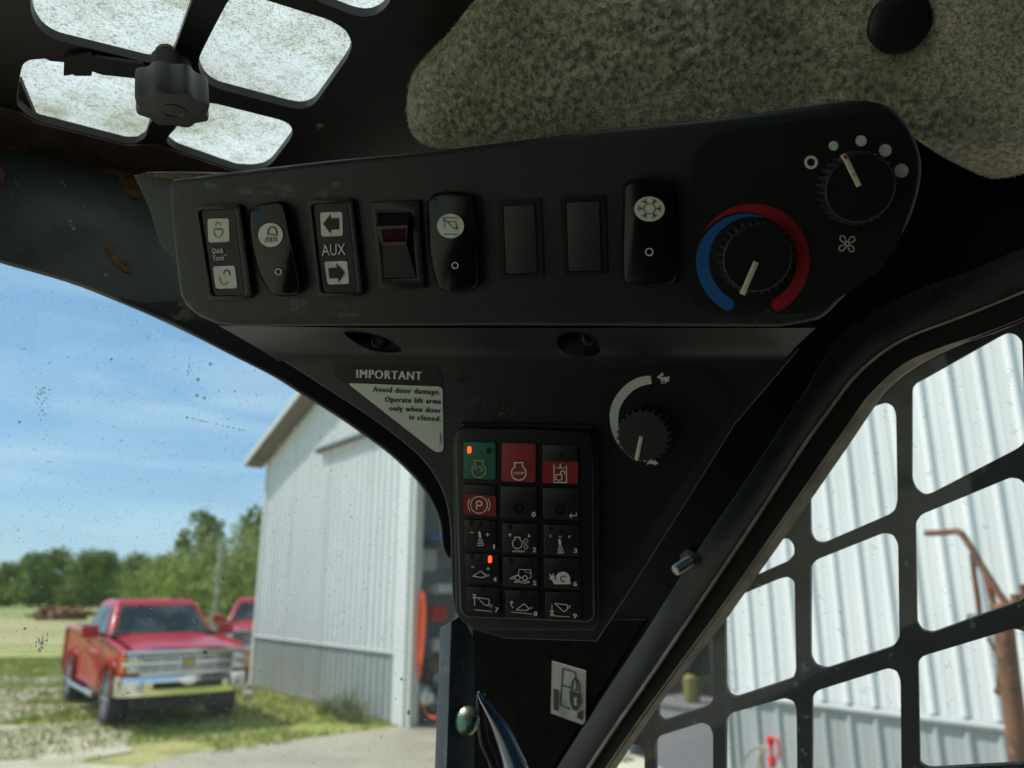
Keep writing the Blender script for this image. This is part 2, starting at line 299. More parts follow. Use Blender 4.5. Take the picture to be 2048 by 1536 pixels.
# ================================================================== EXTERIOR
E_ = {}
E_['ground'] = mat('dry_grass_ground', (0.26, 0.31, 0.05), 0.95, col2=(0.42, 0.38, 0.15), cs=0.35, cr_=(0.42, 0.62), layers=[((0.13, 0.19, 0.04), 1.6, 0.5, 0.7, 0.7), ((0.45, 0.40, 0.25), 3.0, 0.58, 0.7, 0.7)], bump=0.6, bs=14, bd=0.04, det=6)
E_['gravel'] = mat('pale_gravel', (0.58, 0.54, 0.40), 0.95, col2=(0.42, 0.38, 0.24), cs=0.8, cr_=(0.42, 0.62), layers=[((0.22, 0.26, 0.08), 0.55, 0.52, 0.60, 0.85), ((0.6, 0.57, 0.46), 9, 0.5, 0.7, 0.6)], bump=0.8, bs=40, bd=0.02, det=6, stretch=(1, 1.5, 1))
E_['track'] = mat('pale_wheel_track', (0.52, 0.49, 0.40), 0.95, col2=(0.36, 0.34, 0.22), cs=1.2, cr_=(0.45, 0.65))
E_['concrete'] = mat('worn_concrete', (0.40, 0.37, 0.28), 0.9, col2=(0.32, 0.30, 0.22), cs=1.1, cr_=(0.4, 0.65), layers=[((0.20, 0.19, 0.14), 2.4, 0.62, 0.75, 0.6)], bump=0.3, bs=30)
E_['stubble'] = mat('dry_stubble', (0.44, 0.38, 0.17), 0.95, col2=(0.28, 0.27, 0.11), cs=0.22, cr_=(0.4, 0.6), stretch=(0.4, 3, 1))
E_['field'] = mat('green_pasture', (0.24, 0.30, 0.07), 0.95, col2=(0.20, 0.22, 0.08), cs=0.06)
E_['white'] = mat('white_ribbed_steel', (0.80, 0.82, 0.80), 0.42, col2=(0.70, 0.73, 0.71), cs=1.6, cr_=(0.4, 0.75), layers=[((0.45, 0.46, 0.42), 7, 0.62, 0.8, 0.35)], stretch=(1, 1, 0.25), det=6)
E_['grey'] = mat('pale_grey_ribbed_steel', (0.43, 0.46, 0.45), 0.45, col2=(0.35, 0.38, 0.36), cs=1.5, cr_=(0.4, 0.7), layers=[((0.3, 0.26, 0.17), 5, 0.64, 0.8, 0.4)], stretch=(1, 1, 0.3), det=6)
E_['trim'] = mat('off_white_trim', (0.66, 0.68, 0.60), 0.45, layers=[((0.4, 0.4, 0.33), 6, 0.55, 0.8, 0.5)])
E_['soffit'] = mat('weathered_soffit', (0.20, 0.185, 0.165), 0.8, layers=[((0.12, 0.11, 0.1), 2, 0.4, 0.7, 0.7)])
E_['roofing'] = mat('galvanised_roofing', (0.5, 0.52, 0.52), 0.4, 0.3)
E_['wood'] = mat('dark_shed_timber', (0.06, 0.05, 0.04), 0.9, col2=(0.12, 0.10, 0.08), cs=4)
E_['redcar'] = mat('red_car_paint', (0.44, 0.002, 0.010), 0.3, coat=0.3, spec=0.25, layers=[((0.42, 0.03, 0.02), 1.2, 0.5, 0.75, 0.4)], bump=0.05, bs=3, bd=0.02)
E_['dullred'] = mat('dusty_red_car_paint', (0.40, 0.03, 0.02), 0.5, coat=0.2)
E_['chrome'] = mat('chrome', (0.80, 0.82, 0.84), 0.14, 1.0)
E_['tyre'] = mat('tyre_rubber', (0.02, 0.02, 0.02), 0.8)
E_['rim'] = mat('alloy_wheel', (0.55, 0.55, 0.54), 0.3, 0.9)
E_['glass'] = mat('tinted_car_glass', (0.012, 0.02, 0.022), 0.08, spec=0.35, layers=[((0.07, 0.09, 0.085), 2.2, 0.45, 0.62, 0.8)], bump=0.15, bs=2.5, bd=0.03)
E_['amber'] = mat('amber_lens', (0.85, 0.25, 0.01), 0.3)
E_['lamp'] = mat('clear_lamp', (0.6, 0.62, 0.62), 0.1, 0.6)
E_['gold'] = mat('gold_badge', (0.65, 0.45, 0.05), 0.35, 0.5)
E_['mesh'] = mat('dark_chrome_mesh', (0.05, 0.05, 0.055), 0.35, 0.8)
E_['blk'] = mat('black_trim', (0.012, 0.012, 0.012), 0.6)
E_['leaf1'] = mat('mid_green_leaves', (0.30, 0.36, 0.07), 0.7, col2=(0.17, 0.23, 0.05), cs=0.5, cr_=(0.4, 0.6), layers=[((0.33, 0.33, 0.07), 0.9, 0.55, 0.7, 0.7)])
E_['leaf2'] = mat('yellow_green_leaves', (0.42, 0.46, 0.10), 0.7, col2=(0.25, 0.33, 0.07), cs=0.6, cr_=(0.4, 0.6), layers=[((0.48, 0.36, 0.08), 0.5, 0.55, 0.7, 0.6)])
E_['leaf3'] = mat('dark_green_leaves', (0.20, 0.27, 0.065), 0.7, col2=(0.30, 0.34, 0.08), cs=0.4, cr_=(0.45, 0.6))
E_['bark'] = mat('grey_bark', (0.12, 0.10, 0.08), 0.9, bump=0.5, bs=20)
E_['grass'] = mat('grass_blades', (0.30, 0.36, 0.06), 0.8, col2=(0.48, 0.43, 0.15), cs=1.5, cr_=(0.45, 0.62))
E_['weed'] = mat('tall_weeds', (0.16, 0.20, 0.07), 0.8, col2=(0.33, 0.30, 0.16), cs=3, cr_=(0.45, 0.6))
E_['rustm'] = mat('rusty_pipe', (0.24, 0.105, 0.05), 0.85, col2=(0.11, 0.065, 0.045), cs=9, cr_=(0.4, 0.65), layers=[((0.38, 0.24, 0.13), 16, 0.55, 0.7, 0.6)], bump=0.5, bs=80)
E_['orange'] = mat('orange_red_hose', (0.95, 0.13, 0.03), 0.5)
E_['redtool'] = mat('red_tool_paint', (0.8, 0.03, 0.03), 0.4)
E_['hosegrey'] = mat('grey_hose', (0.33, 0.34, 0.32), 0.6)
E_['tank'] = mat('cream_plastic_tank', (0.70, 0.66, 0.46), 0.5, layers=[((0.5, 0.45, 0.3), 3, 0.5, 0.8, 0.4)])
E_['cab'] = mat('grey_cabinet', (0.22, 0.22, 0.23), 0.5)
E_['yellow'] = mat('yellow_smudge_can', (0.20, 0.18, 0.04), 0.5)
E_['bluep'] = mat('blue_bucket', (0.05, 0.20, 0.5), 0.5)
E_['whitep'] = mat('white_plastic', (0.75, 0.75, 0.70), 0.5)
E_['card'] = mat('brown_clutter', (0.20, 0.15, 0.09), 0.9, col2=(0.08, 0.07, 0.05), cs=6)
E_['dirt'] = mat('clod_soil', (0.30, 0.13, 0.06), 0.95, col2=(0.15, 0.08, 0.05), cs=3)
E_['stone'] = mat('pale_rock', (0.48, 0.45, 0.36), 0.9, col2=(0.3, 0.28, 0.22), cs=6)
E_['whitep2'] = mat('weathered_pole', (0.42, 0.40, 0.35), 0.8)

# ---- ground
gm = MB(); gm.add([(-900, -100, 0), (900, -100, 0), (900, 1200, 0), (-900, 1200, 0)], [(0, 1, 2, 3)])
gm.build('ground', E_['ground'], kind='structure', smooth=None)
def gsheet(name, px, z, m, jit=0.0, sub=6, world=False):
    P = [Vector((x, y, z)) for x, y in px] if world else [ground(x, y) for x, y in px]; pts = []
    for i, p in enumerate(P):
        q = P[(i+1) % len(P)]
        for k in range(sub):
            c = p.lerp(q, k/sub); w = jit*noise.noise(c*0.9)*c.length*0.09; pts.append(Vector((c.x+w, c.y+w*1.3, z)))
    b = MB(); b.add(pts, [tuple(range(len(pts)))]); return b.build(name, m, kind='structure', smooth=None)
gsheet('pasture', [(-400, 1214), (520, 1214), (520, 1236), (-400, 1236)], 0.006, E_['field'])
gsheet('stubble_field', [(-400, 1240), (160, 1240), (150, 1292), (-400, 1300)], 0.010, E_['stubble'], 0.6)
gsheet('wheel_track', [(-400, 1352), (-20, 1356), (150, 1352), (150, 1363), (-20, 1370), (-400, 1362)], 0.014, E_['track'], 0.5)
gsheet('far_wheel_track', [(-400, 1384), (140, 1384), (150, 1398), (60, 1402), (-400, 1404)], 0.012, E_['track'], 0.5)
gsheet('gravel_yard', [(-900, 1408), (0, 1404), (130, 1418), (210, 1470), (290, 1480), (300, 1500), (200, 1520), (420, 1580), (-900, 2600)], 0.016, E_['gravel'], 0.9, 8)
gsheet('yard', [(-9, 2), (-7, 8.6), (9, 4.5), (30, 2), (30, -60), (-30, -60)], 0.008, E_['gravel'], world=True, sub=1)
gsheet('concrete_slab', [(-4.6, 9.3), (-4.05, 10.69), (-1.1, 13.3), (3.0, 7.9), (5.6, 4.2), (6, -4), (-2.2, -4), (-3.3, 5)], 0.020, E_['concrete'], world=True, sub=1)

# ---- barn: one gable wall running from far left to near right, with an open doorway
BP = Vector((-1.66, 12.8, 0)); BD = Vector((-0.595, 0.804, 0)).normalized(); BN = Vector((-BD.y, BD.x, 0)).normalized()
if BN.dot(-BP) < 0: BN = -BN
barn = thing('barn', 'white ribbed steel gable barn with pale grey lower panels and an open doorway', 'barn', BP)
def bw(t, z, o=0.0): return BP + BD*t + BN*o + Vector((0, 0, z))
TL_, TR_, RIDGE, EAVE = 6.95, -12.75, -2.9, 5.0
def gable(t): return EAVE + (TL_-t)/3 if t > RIDGE else EAVE + (t-TR_)/3
RIB = [(0, 0), (0.040, 0), (0.072, 0.025), (0.094, 0.025), (0.126, 0)]
def sheet(t0, t1, z0, topf, m, nm, off=0.0):
    b = MB(); xs = []; w = t0-t1; n = max(1, round(w/0.229)); pitch = w/n
    for k in range(n):
        for dx, h in RIB: xs.append((t0-(k*pitch+dx*pitch/0.229), h))
        xs.append((t0-(k*pitch+0.165*pitch/0.229), 0)); xs.append((t0-(k*pitch+0.172*pitch/0.229), 0.003)); xs.append((t0-(k*pitch+0.185*pitch/0.229), 0.003)); xs.append((t0-(k*pitch+0.192*pitch/0.229), 0))
    xs.append((t1, 0)); vs = []; fs = []
    for t, h in xs: vs += [bw(t, z0, off+h), bw(t, topf(t), off+h)]
    for i in range(len(xs)-1): fs.append((2*i, 2*i+2, 2*i+3, 2*i+1))
    b.add(vs, fs); return b.build(nm, m, barn, smooth=None)
DO0, DO1, DH = -0.32, -6.20, 4.55
t = TL_
panels = []
while t > 0.35: panels.append((t, max(t-0.915, 0.30))); t -= 0.915
t = DO1
while t > TR_+0.05: panels.append((t, max(t-0.915, TR_))); t -= 0.915
for k, (a, b_) in enumerate(panels):
    if a-b_ < 0.15: continue
    sheet(a, b_+0.002, 1.09, lambda q: gable(q)-0.01, E_['white'], 'wall_panel', 0.004*(k % 2))
    sheet(a, b_+0.002, 0.03, lambda q: 1.03, E_['grey'], 'wainscot_panel', 0.004*(k % 2))
t = 0.30
while t > DO1+0.1:
    e = max(t-0.915, DO1); sheet(t, e+0.002, DH+0.25, lambda q: gable(q)-0.01, E_['white'], 'wall_panel'); t = e
for a, b_ in ((TL_, 0.30), (DO1, TR_)):
    q = MB(); q.loft([[bw(a, 1.03, 0.0), bw(a, 1.03, 0.045), bw(a, 1.05, 0.05), bw(a, 1.09, 0.0)], [bw(b_, 1.03, 0.0), bw(b_, 1.03, 0.045), bw(b_, 1.05, 0.05), bw(b_, 1.09, 0.0)]]); q.build('drip_trim', E_['grey'], barn, smooth=None)
def slab(t0, t1, z0, z1, o0, o1, nm, m, parent=barn):
    q = MB(); vs = [bw(a, z, o) for z in (z0, z1) for o in (o0, o1) for a in (t0, t1)]
    q.add(vs, [(0, 1, 3, 2), (4, 6, 7, 5), (0, 4, 5, 1), (2, 3, 7, 6), (0, 2, 6, 4), (1, 5, 7, 3)]); return q.build(nm, m, parent, smooth=None)
slab(TL_+0.02, TL_-0.12, 0.02, EAVE, -0.06, 0.03, 'corner_trim', E_['trim'])
slab(0.30, -0.06, 0.02, DH+0.02, -0.05, 0.045, 'door_trim', E_['white']); slab(-0.06, -0.20, 0.02, DH+0.02, -0.14, 0.01, 'door_jamb', E_['trim'])
slab(DO1+0.05, DO1, 0.02, DH+0.02, -0.25, 0.04, 'door_jamb', E_['trim'])
slab(0.30, DO1, DH, DH+0.27, -0.1, 0.03, 'door_header', E_['trim'])
slab(3.75, -11.0, 4.72, 4.82, 0.06, 0.14, 'door_track', mat('dark_track', (0.07, 0.075, 0.08), 0.6))
# roof: two slopes with an overhanging rake, fascia and soffit
OV, DEP = 0.42, -11.0
for s_, te in ((1, TL_+0.35), (-1, TR_-0.35)):
    ze = EAVE-0.35/3; zr = gable(RIDGE)
    q = MB(); q.loft([[bw(te, ze+0.12, OV), bw(RIDGE, zr+0.12, OV), bw(RIDGE, zr+0.17, OV), bw(te, ze+0.17, OV)], [bw(te, ze+0.12, DEP), bw(RIDGE, zr+0.12, DEP), bw(RIDGE, zr+0.17, DEP), bw(te, ze+0.17, DEP)]]); q.build('roof', E_['roofing'], barn, smooth=None)
    q = MB(); q.loft([[bw(te, ze+0.03, OV), bw(RIDGE, zr+0.03, OV), bw(RIDGE, zr+0.16, OV), bw(te, ze+0.16, OV)], [bw(te, ze+0.03, OV+0.03), bw(RIDGE, zr+0.03, OV+0.03), bw(RIDGE, zr+0.16, OV+0.03), bw(te, ze+0.16, OV+0.03)]]); q.build('fascia', E_['trim'], barn, smooth=None)
    q = MB(); q.loft([[bw(te, ze, 0.002), bw(RIDGE, zr, 0.002), bw(RIDGE, zr+0.02, 0.002), bw(te, ze+0.02, 0.002)], [bw(te, ze, OV), bw(RIDGE, zr, OV), bw(RIDGE, zr+0.02, OV), bw(te, ze+0.02, OV)]]); q.build('soffit', E_['soffit'], barn, smooth=None)
slab(TL_-0.01, TL_-0.08, 0.02, EAVE, -10.9, -0.07, 'side_wall', E_['white']); slab(TR_+0.08, TR_+0.01, 0.02, EAVE, -10.9, -0.07, 'side_wall', E_['white'])
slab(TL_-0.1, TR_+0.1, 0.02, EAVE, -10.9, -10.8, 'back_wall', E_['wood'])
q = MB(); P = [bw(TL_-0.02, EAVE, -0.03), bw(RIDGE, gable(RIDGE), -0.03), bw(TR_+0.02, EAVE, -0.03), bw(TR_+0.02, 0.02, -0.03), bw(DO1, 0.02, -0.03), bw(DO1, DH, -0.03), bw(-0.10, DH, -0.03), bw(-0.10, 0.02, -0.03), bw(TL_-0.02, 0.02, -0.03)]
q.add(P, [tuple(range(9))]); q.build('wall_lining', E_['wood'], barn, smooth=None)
q = MB(); q.add([bw(TL_-0.1, 0.026, -0.02), bw(TR_+0.1, 0.026, -0.02), bw(TR_+0.1, 0.026, -10.8), bw(TL_-0.1, 0.026, -10.8)], [(0, 1, 2, 3)]); q.build('floor', E_['concrete'], kind='structure', smooth=None)
# a timber partition just inside and the things kept before it
slab(-3.6, -6.1, 0.03, 4.2, -2.1, -2.0, 'partition', E_['wood']); slab(0.2, -3.6, 0.03, 4.3, -1.4, -1.3, 'partition', mat('brightened_dusty_boarding', (0.5, 0.49, 0.46), 0.9, col2=(0.3, 0.28, 0.25), cs=3))  # doorway light and dark are put into the two boardings' colours
wallp = Pl(BP+BN*-1.2, BN)
def tb(nm, lab, cat, t, o, z, w, d, h, m, rnd=0.02, group=None, extra=None):
    b = thing(nm, lab, cat, bw(t, z, o), math.atan2(BD.y, BD.x), group)
    q = MB(); q.box(bw(t, z+h/2, o), w, d, h, M=Matrix.Rotation(math.atan2(BD.y, BD.x), 3, 'Z')); q.build('body', m, b, bevel=rnd, segs=2)
    q = MB(); q.box(bw(t, z+h*1.0, o), w*1.04, d*1.04, h*0.06, M=Matrix.Rotation(math.atan2(BD.y, BD.x), 3, 'Z')); q.build('lid', extra or m, b, smooth=None); return b
def px_t(px, py, o):                                      # where a pixel ray meets the vertical plane o metres inside the barn
    P = Pl(BP+BN*o, BN).at(px, py); return (P-BP).dot(BD), P.z
sh = thing('shelf_rack', 'grey shelving with clutter inside the barn doorway, behind the hanging hose', 'shelf', bw(-2.0, 0.03, -1.6))
for z in (0.55, 1.0, 1.5, 2.05, 2.75):
    q = MB(); q.add([bw(a, zz, o) for zz in (z, z+0.05) for o in (-1.2, -0.55) for a in (-0.6, -3.4)], [(0, 1, 3, 2), (4, 6, 7, 5), (0, 4, 5, 1), (2, 3, 7, 6), (0, 2, 6, 4), (1, 5, 7, 3)]); q.build('shelf', E_['cab'], sh, smooth=None)
for a in (-0.6, -2.0, -3.38):
    for o in (-0.57, -1.18):
        q = MB(); q.tube([bw(a, 0.03, o), bw(a, 2.95, o)], 0.025, 6); q.build('upright', E_['cab'], sh)
clut = [(848, 1122, 0.40, 0.34, 'whitep', 'white box on the upper shelf just inside the barn doorway', 'box'), (868, 1178, 0.8, 0.15, 'whitep', 'long white carton lying on the shelf above the red toolbox', 'box'),
        (868, 1228, 0.42, 0.24, 'redtool', 'small red toolbox on the shelf right of the orange hose', 'toolbox'), (858, 1276, 0.11, 0.16, 'bluep', 'blue tub on the shelf below the red toolbox', 'tub'),
        (878, 1290, 0.2, 0.2, 'whitep', 'pale jug beside the blue tub on the barn shelf', 'jug'), (862, 1335, 0.45, 0.2, 'card', 'brown carton on the lowest barn shelf', 'carton'),
        (880, 1378, 0.35, 0.2, 'card', 'brown sack slumped on the barn floor near the hose reel', 'sack'), (860, 1078, 0.55, 0.09, 'bluep', 'blue bar lying across the top of the shelving', 'bar'), (856, 1090, 0.55, 0.05, 'card', 'brown board under the blue bar on top of the shelving', 'board')]
for x, y, w, h, m, lab, cat in clut:
    tt, zz = px_t(x, y, -0.75); tb('storage_'+cat, lab, cat, tt, -0.75, max(zz-h/2, 0.04), w, 0.3, h, E_[m])
# orange hose hanging in loops on the inner side of the jamb
hose = thing('hanging_hose', 'orange-red air hose hanging in long loops just inside the barn doorway', 'hose', bw(-0.7, 2.2, -0.5))
for k in range(7):
    tc0, zc = px_t(828+2.6*k, 1262+rng.uniform(-6, 6), -0.20+0.02*k); q = MB(); hh = 0.50+0.07*(k % 3); ww = 0.06+0.016*(k % 4)
    q.tube([bw(tc0+ww*math.sin(a)*(1+0.3*math.cos(a)), zc+hh*math.cos(a), -0.20+0.02*k) for a in [2*PI*j/24 for j in range(25)]], 0.02, 6); q.build('loop', E_['orange'], hose)
q = MB(); pts = []
for x, y in ((830, 1330), (834, 1370), (840, 1400), (852, 1425), (868, 1436), (880, 1430)):
    a, z = px_t(x, y, -0.2); pts.append(bw(a, max(z, 0.05), -0.2))
q.tube(spline(pts, 5), 0.013, 6); q.build('tail', E_['orange'], hose)
rl = thing('hose_reel', 'red hose reel with white hub standing on the barn floor', 'hose reel', bw(-1.2, 0.03, -0.9))
a, z = px_t(874, 1415, -0.8); c_ = bw(a, z, -0.8)
for dd in (-0.06, 0.06):
    q = MB(); q.lathe(c_+BN*dd, BN, [(0.02, 0), (0.16, 0), (0.16, 0.012), (0.02, 0.012)], 20); q.build('flange', E_['redtool'], rl)
q = MB(); q.lathe(c_+BN*0.075, BN, [(0.01, 0), (0.07, 0.0), (0.06, 0.03), (0.01, 0.035)], 16); q.build('hub', E_['whitep'], rl)
q = MB(); q.tube([c_+BN*0.08, c_+BN*0.08+BD*-0.1+Vector((0, 0, 0.75))], 0.02, 6); q.build('handle', E_['redtool'], rl)
ex = thing('fire_extinguisher', 'slim white canister leaning by the red hose reel', 'canister', bw(-1, 0.1, -1)); a, z = px_t(872, 1378, -0.7)
q = MB(); q.lathe(bw(a, z-0.25, -0.7), (0, 0, 1), [(0.01, 0), (0.045, 0.01), (0.045, 0.42), (0.02, 0.47), (0.01, 0.5)], 12); q.build('body', E_['whitep'], ex)
for k, (x, y, r) in enumerate(((842, 1386, 0.10), (853, 1395, 0.12), (818, 1378, 0.07), (818, 1392, 0.07))):
    a, z = px_t(x, y, -0.3); o = thing('plastic_bag', ['white crumpled bag on the floor left of the hose reel', 'larger white crumpled bag against the red hose reel', 'upper of two small white sacks at the foot of the door jamb', 'lower of two small white sacks at the foot of the door jamb'][k], 'bag', bw(a, 0.03, -0.3))
    bm = bmesh.new(); bmesh.ops.create_icosphere(bm, subdivisions=3, radius=r)
    q = MB(); q.add([bw(a, max(z, r), -0.3)+v.co*(1+0.35*noise.noise(v.co*14+Vector((k, 0, 0)))) for v in bm.verts], [tuple(v.index for v in f.verts) for f in bm.faces]); bm.free(); q.build('body', E_['whitep'], o)
    q = MB(); q.tube([bw(a, max(z, r)+r*0.8, -0.3), bw(a, max(z, r)+r*1.3, -0.3)], [0.02, 0.035], 6); q.build('neck', E_['whitep'], o)
# things seen through the door's side window
a, z = px_t(1372, 1500, -0.7)
cb = thing('steel_cabinet', 'plain grey steel cabinet just inside the right side of the barn doorway', 'cabinet', bw(a, 0.03, -0.7))
slab(-4.3, -5.95, 0.03, 0.74, -1.5, -0.8, 'body', E_['cab'], cb); slab(-4.25, -5.98, 0.74, 0.77, -1.52, -0.77, 'top', E_['cab'], cb)
a, z = px_t(1372, 1396, -0.9); jc = thing('yellow_smudge_can', 'yellow can put in for a yellowish smudge on the side window', 'can', bw(a, 1.05, -1.0))  # can added in place of a yellowish smudge on the glass
q = MB(); q.lathe(bw(a, 0.772, -1.0), (0, 0, 1), [(0.01, 0), (0.085, 0.0), (0.09, 0.02), (0.09, 0.26), (0.04, 0.3), (0.01, 0.3)], 18); q.build('body', E_['yellow'], jc)
q = MB(); q.lathe(bw(a, 1.073, -1.0), (0, 0, 1), [(0.01, 0), (0.03, 0.0), (0.03, 0.04), (0.01, 0.04)], 12); q.build('cap', E_['blk'], jc)
tk = thing('storage_tank', 'cream plastic tank with rounded shoulder seen low through the side window', 'tank', (1.0, 6.4, 0)); P = at_z(1262, 1560, 6.2)
q = MB(); cx_, cy_ = 0.74, 6.3
q.lathe((cx_, cy_, 0.02), (0, 0, 1), [(0.05, 0), (0.40, 0.0), (0.43, 0.05), (0.43, 0.56), (0.38, 0.68), (0.25, 0.75), (0.1, 0.76)], 32); q.build('body', E_['tank'], tk)
q = MB(); q.lathe((cx_, cy_, 0.78), (0, 0, 1), [(0.01, 0), (0.13, 0.0), (0.13, 0.05), (0.01, 0.05)], 20); q.build('cap', E_['tank'], tk)
hy = thing('yard_hydrant', 'red yard hydrant handle with a grey hose looped over it against the white wall', 'hydrant', bw(-7, 0, 0.5))
Hp = Pl(BP+BN*0.55, BN)
def hp(x, y): return Hp.at(x, y)
q = MB(); q.tube([hp(1534, 1476), hp(1556, 1480), hp(1560, 1512), hp(1545, 1519), hp(1536, 1512)], 0.012, 6); q.build('handle', E_['redtool'], hy)
q = MB(); q.lathe(hp(1541, 1480), (0, 0, -1), [(0.01, -0.03), (0.026, -0.02), (0.03, 0.02), (0.014, 0.05), (0.014, 0.11), (0.03, 0.14), (0.03, 0.19), (0.01, 0.2)], 12); q.build('head', E_['redtool'], hy)
q = MB(); g_ = hp(1541, 1500); q.tube([g_, Vector((g_.x, g_.y, 0))], 0.018, 8); q.build('pipe', E_['whitep2'], hy)
q = MB(); q.tube(spline([hp(1541, 1500), hp(1520, 1494), hp(1500, 1502), hp(1486, 1530), hp(1478, 1600), hp(1470, 1660)], 5), 0.013, 6); q.build('hose', E_['hosegrey'], hy)
q = MB(); q.tube(spline([hp(1536, 1500), hp(1522, 1505), hp(1517, 1530), hp(1512, 1600), hp(1508, 1660)], 5), 0.011, 6); q.build('hose', mat('tan_hose', (0.5, 0.33, 0.12), 0.6), hy)
q = MB(); q.tube(spline([hp(1552, 1505), hp(1566, 1530), hp(1585, 1600), hp(1590, 1660)], 5), 0.013, 6); q.build('hose', E_['hosegrey'], hy)
# rusty hand pump
pump = thing('rusty_pump', 'tall rusty iron column with a bent crank arm standing before the white wall', 'pump', (3.0, 4.4, 0))
Pp = Pl(BP+BN*1.15, BN)
def pq(x, y): return Pp.at(1780+x/2.761, 980+y/2.761)
def rod(pts, r, nm='rod', n=8): q = MB(); q.tube([pq(*p) for p in pts], r, n); return q.build(nm, E_['rustm'], pump)
foot = pq(720, 1536); rod([(612, 650), (630, 760), (662, 1050), (698, 1330), (722, 1560), (760, 1900)], 0.056, 'column', 14)
rod([(195, 238), (280, 236), (372, 226)], 0.020, 'crank_handle'); rod([(368, 226), (400, 245), (455, 330), (500, 410), (545, 480), (600, 570), (660, 650)], 0.022, 'crank_arm')
rod([(452, 350), (465, 470), (485, 600), (495, 690)], 0.017); rod([(470, 380), (525, 450), (545, 530), (575, 640)], 0.02)
rod([(430, 700), (440, 690), (500, 700), (560, 690)], 0.008, 'hook'); rod([(430, 700), (432, 735)], 0.008, 'hook')
rod([(695, 575), (700, 640)], 0.03, 'lug'); rod([(560, 650), (700, 640), (740, 625)], 0.025, 'collar'); rod([(540, 815), (590, 905), (600, 960), (596, 1100)], 0.01); rod([(585, 1100), (612, 1115)], 0.025, 'lug')
rod([(685, 925), (690, 960)], 0.018, 'lug'); rod([(735, 520), (745, 640)], 0.02)
# weeds, rocks at the barn foot
for k, (x, y, s_) in enumerate(((690, 1440, 0.62), (655, 1430, 0.35), (712, 1446, 0.4))):
    g = ground(x, y); o = thing('weed_clump', ['tall pale weed clump against the grey lower wall of the barn', 'short weed clump left of the tallest one along the barn wall', 'small weed clump nearest the barn doorway'][k], 'weed', g); q = MB()
    for j in range(90):
        a = rng.uniform(0, 2*PI); r = rng.uniform(0, 0.16); hgt = s_*rng.uniform(0.4, 1); b0 = g+Vector((math.cos(a)*r, math.sin(a)*r, 0)); tp = b0+Vector((math.cos(a)*hgt*0.35, math.sin(a)*hgt*0.35, hgt)); w = Vector((-math.sin(a), math.cos(a), 0))*0.012
        q.add([b0-w, b0+w, tp], [(0, 1, 2)])
        for u in (0.4, 0.6, 0.8):
            m_ = b0.lerp(tp, u); dd = Vector(rng.uniform(-1, 1, 3))*0.05; q.add([m_, m_+dd, m_+dd*0.5+w*2], [(0, 1, 2)])
    q.build('stems', E_['weed'], o, smooth=None)
for k, (x, y, r) in enumerate(((487, 1388, 0.16), (497, 1396, 0.12), (478, 1380, 0.11), (493, 1378, 0.10))):
    g = ground(x, y); bm = bmesh.new(); bmesh.ops.create_icosphere(bm, subdivisions=2, radius=r)
    q = MB(); q.add([g+Vector((0, 0, r*0.5))+Vector((v.co.x, v.co.y, v.co.z*0.7))*(1+0.4*noise.noise(v.co*8+Vector((k*3, 0, 0)))) for v in bm.verts], [tuple(v.index for v in f.verts) for f in bm.faces]); bm.free()
    meta(q.build('rock', E_['stone'], smooth=None), ['largest pale rock at the barn corner beside the red pickup', 'pale rock in front of the largest one at the barn corner', 'pale rock farthest left in the pile at the barn corner', 'pale rock at the back of the pile at the barn corner'][k], 'rock', 'pale rocks at the barn corner')
# grass tufts (uncountable)
def tufts(name, n, xr, yr, hmin, hmax, m, test):
    vs = []; fs = []; c = 0
    while c < n:
        x, y = rng.uniform(*xr), rng.uniform(*yr)
        if not test(x, y): c += 1; continue
        c += 1
        for j in range(4):
            a = rng.uniform(0, 2*PI); h = rng.uniform(hmin, hmax); ox, oy = rng.normal(0, 0.05, 2); dx, dy = math.cos(a)*0.012, math.sin(a)*0.012; lx, ly = rng.normal(0, 0.04, 2)
            b = len(vs); vs += [(x+ox-dx, y+oy-dy, 0.0), (x+ox+dx, y+oy+dy, 0.0), (x+ox+lx, y+oy+ly, h)]; fs.append((b, b+1, b+2))
    me = bpy.data.meshes.new(name); me.from_pydata(vs, [], fs); me.materials.append(m); o = bpy.data.objects.new(name, me); COL.objects.link(o); meta(o, 'short patchy grass growing round the gravel and slab', 'grass', kind='stuff')
def gtest(x, y):
    t_ = (Vector((x, y, 0))-BP).dot(BN)
    if t_ < 0.05: return False
    if x > -4.4+(y-9.6)*0.75 and y < 13.5: return False
    if abs((-0.6*(x+6.1)+0.8*0)) > 1e9: return False
    return noise.noise(Vector((x*0.55, y*0.55, 0))) > -0.12 if y < 13 else noise.noise(Vector((x*0.3, y*0.3, 3))) > -0.35
tufts('grass', 26000, (-17, -1), (8.5, 26), 0.03, 0.11, E_['grass'], gtest)

# ---- trees: trunk, limbs and crowns of leaf clumps
def crown_mesh(nm, clumps, n, leaf, m):
    vs = []; fs = []
    tot = sum(c[3]**2 for c in clumps)
    for (x, y, z, r) in clumps:
        for _ in range(int(n*r*r/tot)):
            d = Vector(rng.normal(0, 1, 3)).normalized(); rr = r*(rng.uniform(0.55, 1.08)); p = Vector((x, y, z))+Vector((d.x*rr, d.y*rr, d.z*rr*0.8))
            p += Vector((noise.noise(p*1.3), noise.noise(p*1.3+Vector((9, 0, 0))), noise.noise(p*1.3+Vector((0, 9, 0)))))*0.5*r
            u = Vector(rng.normal(0, 1, 3)).normalized()*leaf*rng.uniform(0.5, 1.2); w = u.cross(Vector(rng.normal(0, 1, 3))).normalized()*leaf*rng.uniform(0.4, 0.8)
            b = len(vs); vs += [p-u, p+w, p+u, p-w]; fs.append((b, b+1, b+2, b+3))
    me = bpy.data.meshes.new(nm); me.from_pydata(vs, [], fs); me.materials.append(m); return me
